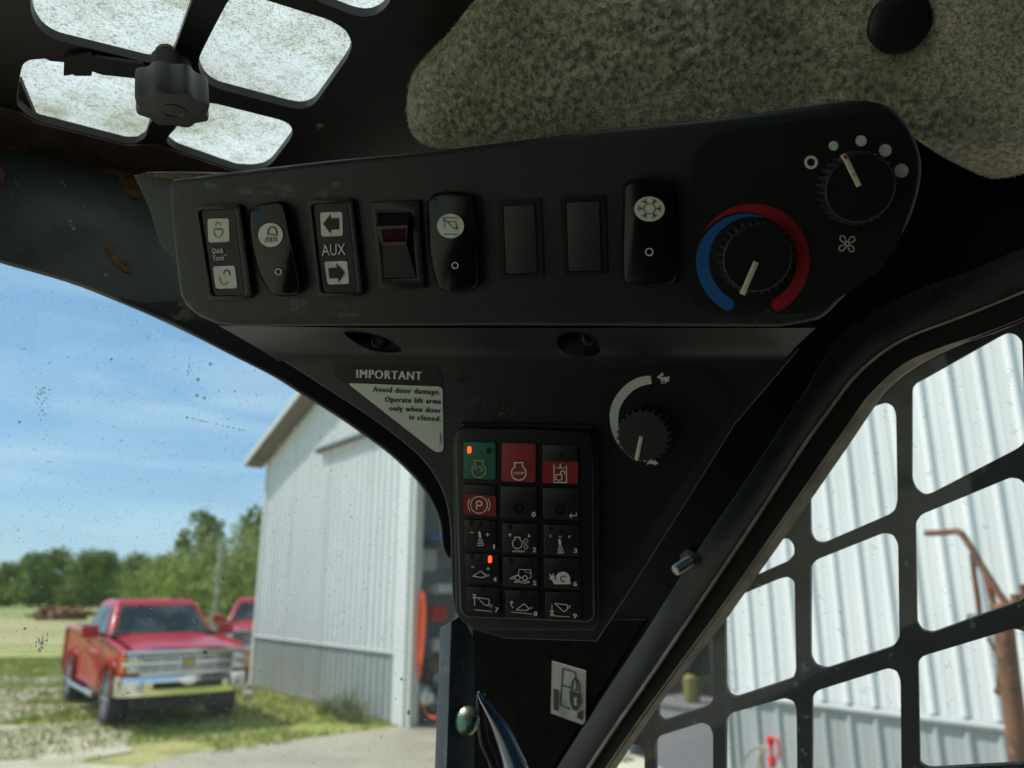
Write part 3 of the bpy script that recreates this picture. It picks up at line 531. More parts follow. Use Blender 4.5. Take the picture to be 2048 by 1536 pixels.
def tree_proto(nm, lab, h, w, seed, m, n=7000, airy=0.0, base=0.12, leaf=None):
    r_ = random.Random(seed); root = thing(nm, lab, 'tree', (0, 0, 0)); clumps = []
    for k in range(int(22)):
        a = r_.uniform(0, 2*PI); zz = r_.uniform(base, 0.93); prof = math.sin(min(1, (zz-base+0.12)/(1.05-base))*PI)**0.6; rad = r_.uniform(0.25, 0.8)*w*0.5*prof
        clumps.append((math.cos(a)*rad, math.sin(a)*rad, zz*h, w*r_.uniform(0.13, 0.24)*(1-airy)))
    q = MB(); q.tube([(0, 0, 0), (0.1, 0, h*0.3), (0, 0.1, h*0.6), (0.1, 0.1, h*0.85)], [h*0.025, h*0.02, h*0.012, h*0.005], 8)
    for c in clumps[::2]: q.tube([(0.05, 0.05, c[2]*0.6), (c[0]*0.5, c[1]*0.5, c[2]*0.85), (c[0], c[1], c[2])], [h*0.009, h*0.006, h*0.002], 5)
    q.build('trunk', E_['bark'], root)
    o = bpy.data.objects.new('crown', crown_mesh('crown', clumps, n, leaf or h*0.022, m)); COL.objects.link(o); o.parent = root; return root
def place(o, px, dist, s=1.0, rz=0.0, lab=None, group=None, zs=None):
    r = ray(px, 1190); k = dist/r.y; M = Matrix.Translation((r.x*k, dist, -0.1)) @ Matrix.Rotation(rz, 4, 'Z')
    o.location = M.to_translation(); o.rotation_euler = (0, 0, rz); o.scale = (s, s, zs or s); WM[o.name] = M
    if lab: o['label'] = lab
    if group: o['group'] = group
tA = tree_proto('broadleaf_tree', 'x', 10.0, 9.5, 3, E_['leaf1']); tB = tree_proto('broadleaf_tree', 'x', 10.0, 9.0, 5, E_['leaf3'])
tC = tree_proto('yellowing_tree', 'x', 6.5, 7.0, 8, E_['leaf2'], base=0.05, n=9000, leaf=0.12); tD = tree_proto('tall_open_tree', 'x', 12.0, 8.5, 12, E_['leaf1'], n=2600, airy=0.42, base=0.45)
TK = 0.84
spots = [(tA, -110, 128, 1.0), (tB, -50, 132, 0.95), (tA, 8, 130, 0.80), (tB, 62, 126, 0.96), (tA, 110, 130, 1.05), (tA, 165, 124, 0.98), (tB, 205, 128, 1.0), (tA, 262, 122, 0.92), (tB, 318, 120, 0.88), (tA, 365, 118, 0.95)]
labs = ['outermost green tree of the far tree line, at the left frame edge', 'dark tree second from the left frame edge in the tree line', 'low green tree where the tree line dips at the left', 'dark green tree just right of the dip in the tree line', 'tallest green tree of the left part of the tree line', 'mid green tree above the rusty brush pile', 'dark green tree left of the pickup cab in the tree line', 'mid green tree directly behind the pickup cab', 'dark green tree below and left of the tall open tree', 'mid green tree behind the base of the tall open tree']
used = set()
for (p_, px, d_, s_), lb in zip(spots, labs):
    o = p_ if p_.name not in used else copy_tree(p_); used.add(p_.name); place(o, px, d_, s_*TK, rng.uniform(0, 6), lb, 'broadleaf trees in the far tree line')
for i, (px, d_, s_, zs, lb) in enumerate(((300, 62, 0.72, 0.68, 'yellow-tinged bushy tree above the left half of the pickup roof'), (352, 56, 0.86, 0.74, 'bright green bushy tree above the middle of the pickup roof'), (412, 52, 0.9, 0.80, 'bright green bushy tree behind the pale pole'), (468, 50, 0.95, 0.86, 'bushy green tree nearest the barn corner, behind the second red vehicle'))):
    o = tC if i == 0 else copy_tree(tC); place(o, px, d_, s_, i*1.7, lb, 'bushy trees beyond the pickup', zs)
place(tD, 396, 84, 0.90, 0.6, 'tall open-crowned tree with sky gaps rising above the tree line')
o = copy_tree(tB); place(o, 512, 64, 0.80, 1.1, 'broad dark green tree partly hidden by the left corner of the barn', 'broadleaf trees in the far tree line', 0.84)
# far wood behind, one mass
cl = [(x, 170+rng.uniform(-8, 8), rng.uniform(0.2, 5.5), rng.uniform(3, 4.6)) for x in np.arange(-190, -30, 1.5)]
o = bpy.data.objects.new('woodland', crown_mesh('woodland', cl, 26000, 0.9, E_['leaf3'])); COL.objects.link(o); meta(o, 'dense green wood closing the horizon behind the tree line', 'wood', kind='stuff')
pole = thing('utility_pole', 'pale weathered pole standing among the bushy trees', 'pole', (0, 0, 0)); q = MB(); g = at_z(443, 1085, 47); q.tube([Vector((g.x, g.y, 0)), Vector((g.x, g.y, g.z))], [0.17, 0.14], 10); q.build('shaft', E_['whitep2'], pole)
q = MB(); q.box((g.x, g.y, g.z+0.03), 0.34, 0.34, 0.06); q.build('cap', E_['whitep2'], pole)
# rusty brush pile / machine in the field
br = thing('brush_pile', 'low rusty-brown heap at the far edge of the stubble field', 'pile', (0, 0, 0)); q = MB(); gc = ground(128, 1240)
for k in range(46):
    u = rng.uniform(-1, 1); c = gc+Vector((u*1.9, rng.uniform(-1, 1), 0)); h = (1-u*u*0.6)*rng.uniform(0.3, 1.05); d = Vector(rng.normal(0, 1, 3)); d.z *= 0.35; d = d.normalized()*rng.uniform(0.4, 1.1); c.z = h
    q.tube([c-d, c+d], rng.uniform(0.05, 0.16), 6)
q.build('branches', E_['dirt'], br, smooth=None)
q = MB(); bm = bmesh.new(); bmesh.ops.create_icosphere(bm, subdivisions=3, radius=1); q.add([gc+Vector((v.co.x*1.8, v.co.y, max(0, v.co.z)*0.85))*1.0+Vector((0, 0, 0.15*noise.noise(v.co*4))) for v in bm.verts], [tuple(v.index for v in f.verts) for f in bm.faces]); bm.free(); q.build('soil', E_['dirt'], br, smooth=None)

# ---- pickups
def arch(cx, r, z0, n=10, rev=False):
    a = [(cx+r*math.cos(PI*k/n), z0+r*math.sin(PI*k/n)) for k in range(n+1)]; return a if not rev else a[::-1]
def pickup(M, lab):
    T = thing('red_pickup_truck', lab, 'pickup truck', M=M)
    def V(x, y, z): return M @ (Vector((x, y, z))*TS)
    WH = -3.70
    prof = [(0.93, 0.80), (0.93, 1.12), (0.86, 1.20), (0.55, 1.25), (-0.2, 1.31), (-0.95, 1.36), (-2.0, 1.37), (-3.05, 1.38), (-3.08, 1.42), (-4.7, 1.43), (-4.78, 1.38), (-4.80, 0.62)]
    low = [(-4.60, 0.58)] + arch(WH, 0.50, 0.52, rev=True) + [(-3.0, 0.50), (-0.62, 0.50)] + arch(0, 0.50, 0.52, rev=True) + [(0.62, 0.56), (0.90, 0.60)]
    loop = prof+low
    def body_ring(y, sc): return [V(x, y, z) for x, z in loop]
    q = MB(); q.loft([body_ring(-0.94, 1), [V(x, -1.0, z if z < 1.15 else z-0.06) for x, z in loop], [V(x, 1.0, z if z < 1.15 else z-0.06) for x, z in loop], body_ring(0.94, 1)])
    q.build('body', E_['redcar'], T, bevel=0.035, segs=2, smooth=60)
    q = MB(); q.loft([[V(x, y, z) for y, z in ((-0.80, 1.19+s_), (-0.5, 1.235+s_), (0.5, 1.235+s_), (0.80, 1.19+s_))] for x, s_ in ((0.88, -0.02), (0.45, 0.05), (-0.3, 0.11), (-0.85, 0.155))]); q.build('hood', E_['redcar'], T, smooth=50)
    q = MB(); lo = [(-0.72, 0.90), (-0.72, -0.90), (-3.02, -0.90), (-3.02, 0.90)]; hi = [(-1.50, 0.70), (-1.50, -0.70), (-2.82, -0.70), (-2.82, 0.70)]
    q.loft([[V(x, y, 1.34) for x, y in lo], [V(x, y, 1.90) for x, y in hi], [V(x+(-0.12 if x > -2 else 0.08), y*0.86, 1.955) for x, y in hi]])
    q.build('cab', E_['redcar'], T, bevel=0.03, segs=2, smooth=50)
    # windscreen, side and rear glass: thin panes standing just proud of the cab
    def pane(nm, pts, m=E_['glass'], th=0.008):
        P = [V(*p) for p in pts]; n_ = (P[1]-P[0]).cross(P[2]-P[0]).normalized(); c = sum(P, Vector())/4
        if n_.dot(c-V(-2, 0, 1.4)) < 0: n_ = -n_
        q = MB(); q.loft([[p-n_*0.02 for p in P], [p+n_*th for p in P]]); return q.build(nm, m, T, smooth=None)
    def lerp(a, b, t_): return a+(b-a)*t_
    def ws(t_, y0, y1): x = -0.72+( -1.50+0.72)*t_; z = 1.34+(1.90-1.34)*t_; w = 0.90+(0.70-0.90)*t_; return (x+0.02, lerp(-w, w, y0), z), (x+0.02, lerp(-w, w, y1), z)
    a, b = ws(0.10, 0.05, 0.95); c, d = ws(0.90, 0.06, 0.94); pane('windscreen', [a, b, d, c])
    a, b = ws(0.03, 0.02, 0.98); c, d = ws(0.11, 0.02, 0.98); pane('wiper_cowl', [a, b, d, c], E_['blk'], 0.02)
    for s_ in (-1, 1):
        for x0, x1, x2, x3 in ((-1.08, -1.92, -1.86, -1.60), (-2.0, -2.85, -2.72, -1.95)):
            def sp_(x, t_): return (x, s_*(0.90+(0.70-0.90)*t_+0.006), 1.34+0.56*t_)
            pane('side_window', [sp_(x0, 0.08), sp_(x1, 0.08), sp_(x2, 0.86), sp_(x3, 0.86)])
        q = MB(); q.box(V(-0.98, s_*1.16, 1.42), 0.10, 0.26, 0.20, M=M.to_3x3()); mo = q.build('mirror', E_['redcar'], T, bevel=0.03, segs=2)
        q = MB(); q.tube([V(-0.98, s_*0.9, 1.36), V(-0.98, s_*1.1, 1.38)], 0.03, 6); q.build('mirror_arm', E_['blk'], mo)
        q = MB(); q.box(V(-1.9, s_*1.005, 1.14), 0.16, 0.03, 0.03, M=M.to_3x3()); q.build('door_handle', E_['chrome'], T, smooth=None)
        for xx in (-0.75, -1.95, -3.02):
            q = MB(); q.box(V(xx, s_*1.001, 0.92), 0.012, 0.006, 0.72, M=M.to_3x3()); q.build('door_gap', E_['blk'], T, smooth=None)
        q = MB(); q.tube([V(-0.7, s_*1.03, 0.42), V(-3.0, s_*1.03, 0.42)], 0.05, 8); q.build('running_board', E_['chrome'], T)
        for cx_ in (0, WH):                                 # wheels
            q = MB(); pr = [(0.27, -0.12), (0.36, -0.135), (0.405, -0.12), (0.42, -0.06), (0.42, 0.06), (0.405, 0.12), (0.36, 0.135), (0.27, 0.12)]
            q.lathe(V(cx_, s_*0.86, 0.42), M.to_3x3() @ Vector((0, s_, 0)), pr, 28); wo = q.build('wheel', E_['tyre'], T)
            q = MB(); q.lathe(V(cx_, s_*0.86, 0.42), M.to_3x3() @ Vector((0, s_, 0)), [(0.02, 0.08), (0.07, 0.12), (0.09, 0.09), (0.2, 0.06), (0.26, 0.125), (0.275, 0.11), (0.27, -0.1)], 28); q.build('rim', E_['rim'], wo)
            for k in range(6):
                a_ = PI/3*k; q = MB(); c0 = V(cx_, s_*0.96, 0.42); q.tube([c0, V(cx_+0.25*math.cos(a_), s_*0.975, 0.42+0.25*math.sin(a_))], [0.035, 0.028], 5); q.build('spoke', E_['rim'], wo)
            q = MB()
            for k in range(11):
                a_ = PI*k/10; b_ = PI*(k+1)/10
                if k < 10: q.loft([[V(cx_+r_*math.cos(w_), s_*y_, 0.52+r_*math.sin(w_)) for r_, y_ in ((0.50, 1.0), (0.55, 1.0), (0.55, 1.03), (0.50, 1.03))] for w_ in (a_, b_)])
            q.build('arch_flare', E_['redcar'], T, smooth=60)
            q = MB(); q.lathe(V(cx_, s_*0.70, 0.50), M.to_3x3() @ Vector((0, s_, 0)), [(0.01, 0), (0.47, 0.0), (0.47, 0.02), (0.01, 0.02)], 20); q.build('wheel_well', E_['blk'], T)
        # stacked headlamps with amber ends, fog lamp
        for z0, z1 in ((1.015, 1.125), (0.86, 0.985)):
            q = MB(); q.box(V(0.945, s_*0.80, (z0+z1)/2), 0.09, 0.22, z1-z0, M=M.to_3x3()); hl = q.build('headlight', E_['lamp'], T, bevel=0.02, segs=2)
            q = MB(); q.box(V(0.93, s_*0.955, (z0+z1)/2), 0.09, 0.075, z1-z0-0.02, M=M.to_3x3()); q.build('side_marker', E_['amber'], hl, bevel=0.015, segs=2)
            q = MB(); q.lathe(V(0.985, s_*0.80, (z0+z1)/2), M.to_3x3() @ Vector((1, 0, 0)), [(0.005, 0), (0.045, 0.0), (0.04, 0.02), (0.005, 0.03)], 14); q.build('lens', E_['chrome'], hl)
        q = MB(); q.lathe(V(1.085, s_*0.72, 0.64), M.to_3x3() @ Vector((1, 0, 0)), [(0.01, 0.0), (0.06, 0.0), (0.055, 0.015), (0.01, 0.025)], 14); q.build('fog_lamp', E_['lamp'], T)
    q = MB(); q.box(V(0.93, 0, 1.165), 0.12, 1.78, 0.05, M=M.to_3x3()); q.build('grille_top_bar', E_['chrome'], T, bevel=0.015, segs=2)
    q = MB(); q.box(V(0.90, 0, 0.99), 0.06, 1.40, 0.30, M=M.to_3x3()); gr = q.build('grille', E_['mesh'], T, smooth=None)
    for z, h in ((1.105, 0.018), (1.07, 0.018), (1.0, 0.055), (0.94, 0.016), (0.905, 0.016), (0.865, 0.02), (0.83, 0.035)):
        q = MB(); q.box(V(0.955, 0, z), 0.06, 1.38 if h < 0.05 else 1.9, h, M=M.to_3x3()); q.build('grille_bar', E_['chrome'], gr, bevel=0.005, segs=1)
    for y in (-0.42, -0.14, 0.14, 0.42):
        q = MB(); q.box(V(0.94, y, 0.98), 0.03, 0.012, 0.24, M=M.to_3x3()); q.build('grille_upright', E_['chrome'], gr, smooth=None)
    q = MB(); bt = [(-0.11, -0.022), (-0.045, -0.022), (-0.045, -0.042), (0.045, -0.042), (0.045, -0.022), (0.11, -0.022), (0.095, 0.022), (0.035, 0.022), (0.035, 0.042), (-0.05, 0.042), (-0.05, 0.022), (-0.095, 0.022)]
    q.loft([[V(0.985, y, 1.0+z) for y, z in bt], [V(1.01, y, 1.0+z) for y, z in bt]]); q.build('badge', E_['gold'], T, smooth=None)
    # chrome bumper wrapping the corners, with a black lower intake
    rings = []
    for y, x in ((-1.01, 0.62), (-1.0, 0.86), (-0.90, 1.0), (-0.6, 1.06), (0, 1.09), (0.6, 1.06), (0.90, 1.0), (1.0, 0.86), (1.01, 0.62)):
        rings.append([V(x-0.10, y*0.98, 0.80), V(x-0.02, y, 0.81), V(x, y, 0.76), V(x-0.005, y, 0.68), V(x-0.03, y, 0.52), V(x-0.10, y*0.98, 0.50)])
    q = MB(); q.loft(rings); q.build('front_bumper', E_['chrome'], T, smooth=50)
    q = MB(); q.box(V(1.065, 0, 0.665), 0.03, 1.0, 0.10, M=M.to_3x3()); q.build('lower_intake', E_['blk'], T, smooth=None)
    q = MB(); q.box(V(0.93, 0, 0.42), 0.2, 1.5, 0.14, M=M.to_3x3()); q.build('air_dam', E_['blk'], T, smooth=None)
    q = MB(); q.box(V(-1.9, 0, 0.46), 4.6, 1.2, 0.12, M=M.to_3x3()); q.build('chassis', E_['blk'], T, smooth=None)
    q = MB(); q.box(V(-3.92, 0, 1.434), 1.62, 1.62, 0.012, M=M.to_3x3()); q.build('bed_dark_top', E_['blk'], T, smooth=None)  # black sheet painted in for the shaded inside of the bed
    q = MB(); q.tube([V(-1.75, 0.35, 1.96), V(-1.82, 0.35, 2.05)], 0.02, 6); q.build('antenna', E_['blk'], T)
    return T
def car_m(x, y, hx, hy): a = math.atan2(hy, hx); return Matrix.Translation((x, y, 0.0)) @ Matrix.Rotation(a, 4, 'Z')
TS = 0.955
hd = Vector((0.60, -0.80, 0)); fl = Vector((-6.28, 12.85, 0)); fc = fl + Vector((0.80, 0.60, 0))*0.95
tr1 = pickup(car_m(fc.x, fc.y, hd.x, hd.y), 'red crew cab pickup with chrome grille and bumper on the grass left of the barn')
tr2 = copy_tree(tr1, M=car_m(-6.2, 20.3, 0.30, -0.95)); tr2['label'] = 'second red pickup half hidden behind the barn corner and the first pickup'
tr1['group'] = tr2['group'] = 'red pickups by the barn'

# ================================================================== CAB
n_df = Vector((-0.5595, 0, -0.829)); n_pl = cw(-0.146, -0.2, -0.97)
PU = Pl(at_z(1024, 500, 0.42), cw(-0.15, -0.271, -0.95))
PL = Pl(at_z(1050, 900, 0.474), n_pl)
RG = Pl(C0+Vector((0, 0, 0.33)), (0, 0, -1))
a_, b_, c_ = C0+Vector((-0.387, 0.522, 0.33)), C0+Vector((-0.282, 0.578, 0.33)), C0+Vector((-0.0535, 0.61, 0.04))
FD = Pl(a_, (b_-a_).cross(c_-a_))
DF = Pl(C0+cw(0.3357, 0, 0.4974), cw(*n_df))
PF = Pl(at_z(1300, 150, 0.475), cw(-0.12, -0.42, -0.9))

# ---- roof guard plate with its openings
roof = thing('roof_guard', 'black steel roof plate with rounded openings and a rusty front edge overhead', 'roof plate', RG.at(500, 0))
H1 = [(60, -90), (61, 20), (68, 42), (84, 64), (112, 80), (299, 126), (325, 125), (345, 110), (353, 88), (392, -20), (415, -90)]
H2 = [(457, 0), (422, 66), (397, 117), (397, 138), (409, 161), (431, 176), (571, 213), (602, 219), (628, 210), (697, 114), (705, 88), (692, 60), (659, 40), (532, 0), (490, -12), (470, -10)]
H3 = [(41, 145), (46, 128), (58, 120), (92, 117), (98, 122), (180, 129), (272, 158), (308, 190), (312, 230), (298, 250), (290, 276), (272, 287), (250, 287), (75, 242), (52, 228), (34, 210), (34, 190)]
H4 = [(426, 206), (562, 240), (580, 249), (586, 262), (582, 277), (545, 325), (530, 337), (505, 342), (470, 340), (352, 299), (334, 286), (333, 277), (350, 258), (375, 225), (395, 208)]
H5 = [(560, -50), (630, 0), (700, 28), (729, 35), (755, 29), (777, 10), (800, -50)]
smooth_h = [fillet(H1, 14, 3), fillet(H2, 12, 3), fillet(H3, 5, 2), fillet(H4, 10, 3), fillet(H5, 14, 3)]
def w2p(x, y):
    d = Vector((x, y, 0.33)); z = d.dot(FW); return (1024+FPX*d.x/z, 768-FPX*d.dot(UP)/z)
for gx, gy in ((-0.335, 0.262), (-0.215, 0.295), (-0.095, 0.325), (0.02, 0.352), (-0.315, 0.155), (-0.195, 0.185), (-0.075, 0.212), (0.04, 0.240), (0.06, 0.135)):
    a_ = (gx, gy); u_, v_ = Vector((0.107, 0.030)), Vector((0.022, -0.092 if gy > 0.2 else -0.03)); sq = [Vector(a_), Vector(a_)+u_, Vector(a_)+u_+v_, Vector(a_)+v_]
    if gy > 0.25 and gx < -0.05: continue
    smooth_h.append(fillet([w2p(*p) for p in sq], 30, 3))
bolt_holes = [[(639+9*math.cos(2*PI*k/14), 254+7*math.sin(2*PI*k/14)) for k in range(14)][::-1], [(285+9*math.cos(2*PI*k/14), 325+8*math.sin(2*PI*k/14)) for k in range(14)][::-1]]
q = MB(); q.holes(RG, [(-500, 172), (268, 346), (1000, 600), (1900, 500), (2700, -800), (-900, -1500)], smooth_h+bolt_holes, -0.006, 0.0)
q.build('plate', K['roofsteel'], roof, smooth=None)
q = MB(); q.prism(RG, [(-40, 277), (268, 347), (460, 400), (520, 352), (468, 344), (350, 303), (318, 290), (250, 292), (72, 246), (40, 226), (-40, 200)], 0.0005, 0.0018); q.build('rusted_edge', K['rustbrown'], roof, smooth=None)
q = MB(); q.prism(RG, [(128, 118), (138, 112), (182, 110), (184, 114), (285, 128), (305, 150), (280, 158), (205, 150), (184, 143), (183, 152), (150, 152), (146, 149), (127, 152)], 0.002, 0.004); q.build('torn_gasket', K['gasket'], roof, smooth=None)
q = MB(); q.prism(RG, [(37, 163), (42, 165), (70, 232), (50, 226), (34, 210)], -0.012, -0.008); q.build('gasket_scrap', K['dust'], roof, smooth=None)
q = MB(); q.box(C0+Vector((0.05, -0.45, 0.345)), 1.7, 1.2, 0.02); q.build('rear_roof_skin', K['roofsteel'], roof, smooth=None)  # unseen roof extension, added to block the sun
q = MB(); q.add([C0+Vector(v) for v in ((-0.62, 0.10, 0.343), (0.12, 0.10, 0.343), (0.12, 0.60, 0.343), (-0.62, 0.60, 0.343))], [(0, 1, 2, 3)])
sk = thing('skylight_pane', 'grimy translucent roof pane glowing above the openings of the roof plate', 'skylight', C0+Vector((-0.2, 0.4, 0.343))); q.build('pane', K['skylight'], sk, smooth=None)
q = MB(); q.ring(RG.off(-0.010), 330, 102, 12, 20, 0, ry=0.75); q.build('bolt_seal', K['seal'], sk, smooth=None); q = MB(); q.disc(RG.off(-0.0105), 330, 102, 14, 0, ry=10); q.build('bolt_disc', mat('dark_green_bolt', (0.05, 0.09, 0.08), 0.6), sk, smooth=None)  # dark green disc of the bolt seen through the pane

sh_ = thing('cab_shell', 'black steel rear and floor shell of the cab behind and below the viewer', 'cab shell', C0+Vector((0.1, -0.9, -0.6)))  # unseen shell added to darken the cab, openings sized for its light
BK = K['roofsteel']
def sb(nm, x0, x1, y0, y1, z0, z1): q = MB(); q.box(C0+Vector(((x0+x1)/2, (y0+y1)/2, (z0+z1)/2)), x1-x0, y1-y0, z1-z0); return q.build(nm, BK, sh_, smooth=None)
sb('rear_panel', -0.75, 0.9, -1.05, -1.02, -1.5, -0.02); sb('rear_header', -0.75, 0.9, -1.05, -1.02, 0.18, 0.335)
sb('rear_pillar', -0.75, -0.6, -1.05, -1.02, -0.02, 0.18); sb('rear_pillar', 0.1, 0.9, -1.05, -1.02, -0.02, 0.18)
sb('cab_floor', -0.75, 0.9, -1.05, 0.55, -1.53, -1.5); sb('right_panel', 0.72, 0.75, -1.02, 0.25, -1.5, 0.335)
sb('left_lower_panel', -0.75, -0.72, -1.02, 0.45, -1.5, -0.75); sb('left_rear_pillar', -0.75, -0.72, -1.02, -0.75, -0.75, 0.335)

# ---- lobed clamp knob
kc = RG.at(346, 222, 0.036); kn = thing('clamp_knob', 'black moulded lobed hand knob hanging under the roof openings', 'knob', kc)
r_ = 0.0225; lob = lambda k: 0.945+0.07*math.cos(k*PI/6)
q = MB(); ax = Vector((0.10, 0.10, -1)).normalized()
q.lathe(kc-ax*0.022, ax, [(r_*0.80, 0), (r_*0.96, 0.0012), (r_*0.98, 0.003), (r_*1.0, 0.0195), (r_*0.975, 0.0215), (r_*0.87, 0.022)], 96, fn=lob); q.build('grip', K['knob'], kn, smooth=50)
q = MB(); q.lathe(kc, ax, [(r_*0.36, -0.001), (r_*0.36, 0.0006), (r_*0.30, 0.0008), (r_*0.27, -0.0002), (0.0001, -0.0004)], 32); q.build('centre_boss', K['knob'], kn)
q = MB(); q.tube([kc-ax*0.018, kc-ax*0.036], 0.012, 16); q.build('collar', K['gasket'], kn)

# ---- front frame: rusty header plate and the sweep round the window
ff = thing('front_frame', 'dark scratched steel front window frame with rust patches along its top edge', 'window frame', FD.at(200, 450))
arc = sp2([(-300, 440), (-120, 483), (0, 519.5), (137, 559), (235, 597), (312, 630), (394, 669), (458, 702), (508, 727), (555, 752), (605, 784), (680, 831), (730, 866), (770, 895), (805, 925), (841, 963), (868, 1006), (882, 1045), (887, 1090), (898, 1113)], 4)
q = MB(); q.prism(FD, arc+[(1010, 1120), (1010, 700), (560, 420), (268, 347), (164, 320), (0, 284), (-300, 215)], -0.004, 0.0); q.build('header_plate', K['steel'], ff, smooth=None)
q = MB(); inn = sp2([(236, 596), (312, 629), (350, 645), (458, 702), (555, 752), (605, 784), (680, 831), (730, 866), (770, 895), (805, 925), (841, 963), (868, 1006), (882, 1045), (887, 1090), (898, 1114)], 4); outr = [(904, 1114), (1000, 1000), (900, 860), (700, 700), (400, 600), (350, 600), (300, 606), (240, 595)]
q.prism(FD, inn+outr, 0.0005, 0.003); q.build('rubber_gasket', K['gasket'], ff, bevel=0.001, segs=2, top=FD.n)
q = MB(); rg1 = random.Random(11)
for a in ([(176, 326), (192, 360), (207, 398), (222, 452), (232, 490)], [(141, 509), (170, 518), (205, 533), (242, 548)], [(78, 425), (79, 438), (84, 445), (86, 436)], [(232, 340), (250, 380), (262, 420)], [(290, 560), (330, 575), (350, 578)], [(60, 330), (75, 331)]): q.stroke(FD, sp2(a, 3), 0.9, 0.0003, dots=False)
for k in range(60):
    x, y = rg1.uniform(0, 330), rg1.uniform(310, 600)
    if y > 519+x*0.33: continue
    a_1 = rg1.gauss(1.1, 0.5); l = rg1.uniform(2, 26); q.stroke(FD, [(x, y), (x+l*math.cos(a_1), y+l*math.sin(a_1))], rg1.uniform(0.3, 0.6), 0.00025, dots=False)
q.build('scratches', mat('pale_scratches', (0.13, 0.14, 0.13), 0.6), ff, kind='stuff', smooth=None)
q = MB()
for x, y, r in ((140, 443, 2.6), (142, 450, 2.0), (147, 457, 3.6), (125, 365, 3), (130, 372, 2.2), (30, 362, 2), (24, 392, 1.5), (48, 412, 1.4), (168, 411, 1.6), (212, 551, 3.0), (210, 548, 2), (190, 559, 1.4), (327, 436, 2.2), (34, 368, 1.6)): blob(q, FD, x, y, r, 0.0004)
q.build('paint_chips', mat('tan_paint_chips', (0.42, 0.38, 0.26), 0.8, col2=(0.2, 0.17, 0.1), cs=300), ff, smooth=None)
for k, P in enumerate(([(0, 284), (60, 294), (120, 306), (118, 310), (60, 300), (0, 291)], [(205, 490), (225, 497), (250, 530), (262, 545), (248, 543), (226, 520)], [(292, 600), (305, 612), (308, 621), (290, 614)], [(155, 317), (170, 319), (175, 326), (168, 331), (160, 325)], [(196, 327), (240, 336), (270, 346), (276, 366), (284, 392), (272, 400), (262, 396), (252, 378), (240, 362), (233, 348), (218, 349), (206, 340)], [(-2, 334), (8, 340), (12, 352), (8, 366), (-3, 374)], [(8, 287), (26, 290), (24, 300), (12, 300)])):
    pts = [(x+2.2*noise.noise(Vector((x*0.3+j*7.1, y*0.3, k)))*3, y+2.0*noise.noise(Vector((x*0.3, y*0.3+j*3.3, k+5)))*3) for j, (x, y) in enumerate(fillet(P, 8, 3))]
    q = MB(); q.prism(FD, pts, 0.0002, 0.0009); q.build('rust_patch', K['rust'], ff, smooth=None)
q = MB(); q.prism(FD.off(0.012), [(902, 1242), (925, 1228), (934, 1246), (951, 1284), (949, 1650), (889, 1650)], -0.02, 0.0); q.build('post', K['post'], ff, bevel=0.0012, segs=2, top=FD.n)
fw = thing('front_window', 'dusty scratched front window looking out at the pickup and the barn', 'window', FD.at(450, 900))
q = MB(); q.flat(FD.off(-0.007), [(-400, 300), (900, 600), (990, 1100), (946, 1200), (940, 1750), (-400, 1750)], 0); q.build('pane', K['frontglass'], fw, smooth=None)
FWP = FD.off(-0.0066); q = MB()
for x, y, r in ((421, 728, 4), (396, 759, 4), (394, 791, 3.5), (409, 796, 3.5), (374, 835, 2.5), (640, 874, 2), (39, 844, 3), (803, 1358, 3.5), (470, 783, 2), (510, 741, 2), (50, 1257, 3.5), (162, 1372, 2), (120, 1414, 2), (265, 1120, 1.8), (700, 1010, 1.6)): blob(q, FWP, x, y, r, 0)
q.build('dirt_spots', dirty_glass('dried_mud_spots', [], base_dust=0.62, dustcol=(0.30, 0.24, 0.14), trans=0.5), fw, smooth=None)
q = MB(); rg2 = random.Random(3)
for k in range(46): blob(q, FWP, 85+rg2.gauss(0, 7), 800+rg2.gauss(0, 24), rg2.uniform(0.8, 2.4), 0.00002*(k % 9), k)
for k in range(26): blob(q, FWP, 82+rg2.gauss(0, 6), 1290+rg2.gauss(0, 10), rg2.uniform(1, 3), 0.00002*(k % 9), k, rg2.uniform(2, 5))
for k in range(16): blob(q, FWP, 380+rg2.gauss(0, 3), 730+rg2.gauss(0, 13), rg2.uniform(0.8, 2), 0.00002*(k % 9), k)
for k in range(60): t_ = rg2.random(); blob(q, FWP, 375+120*t_, 835+28*t_+rg2.gauss(0, 1), rg2.uniform(0.5, 1.6), 0.00002*(k % 9), k)
q.build('smudges', dirty_glass('grey_smudge', [(900, 0.4, 0.6, 0.3, 1, (1, 1, 1))], base_dust=0.40, dustcol=(0.55, 0.58, 0.58), trans=0.6), fw, smooth=None)
q = MB()
for k in range(330):                                   # fine curled scratches and lint
    x, y = rg2.uniform(0, 895), rg2.uniform(540, 1536); a = rg2.uniform(0, 2*PI); l = rg2.uniform(3, 11); c = rg2.uniform(-0.9, 0.9)
    pts = [(x+l*t_*math.cos(a+c*t_), y+l*t_*math.sin(a+c*t_)) for t_ in (0, 0.35, 0.7, 1)]
    q.stroke(FWP, pts, rg2.uniform(0.5, 1.0), 0.0004, dots=False)
q.build('lint_scratches', dirty_glass('pale_scratch', [], base_dust=0.55, dustcol=(0.8, 0.82, 0.8), trans=0.55), fw, kind='stuff', smooth=None)
q = MB()
for k in range(230):
    x, y = rg2.uniform(0, 895), rg2.uniform(540, 1300); a = rg2.uniform(0, 2*PI); l = rg2.uniform(2, 10); c = rg2.uniform(-0.9, 0.9)
    q.stroke(FWP, [(x+l*t_*math.cos(a+c*t_), y+l*t_*math.sin(a+c*t_)) for t_ in (0, 0.5, 1)], rg2.uniform(0.5, 1.1), 0.0006, dots=False)
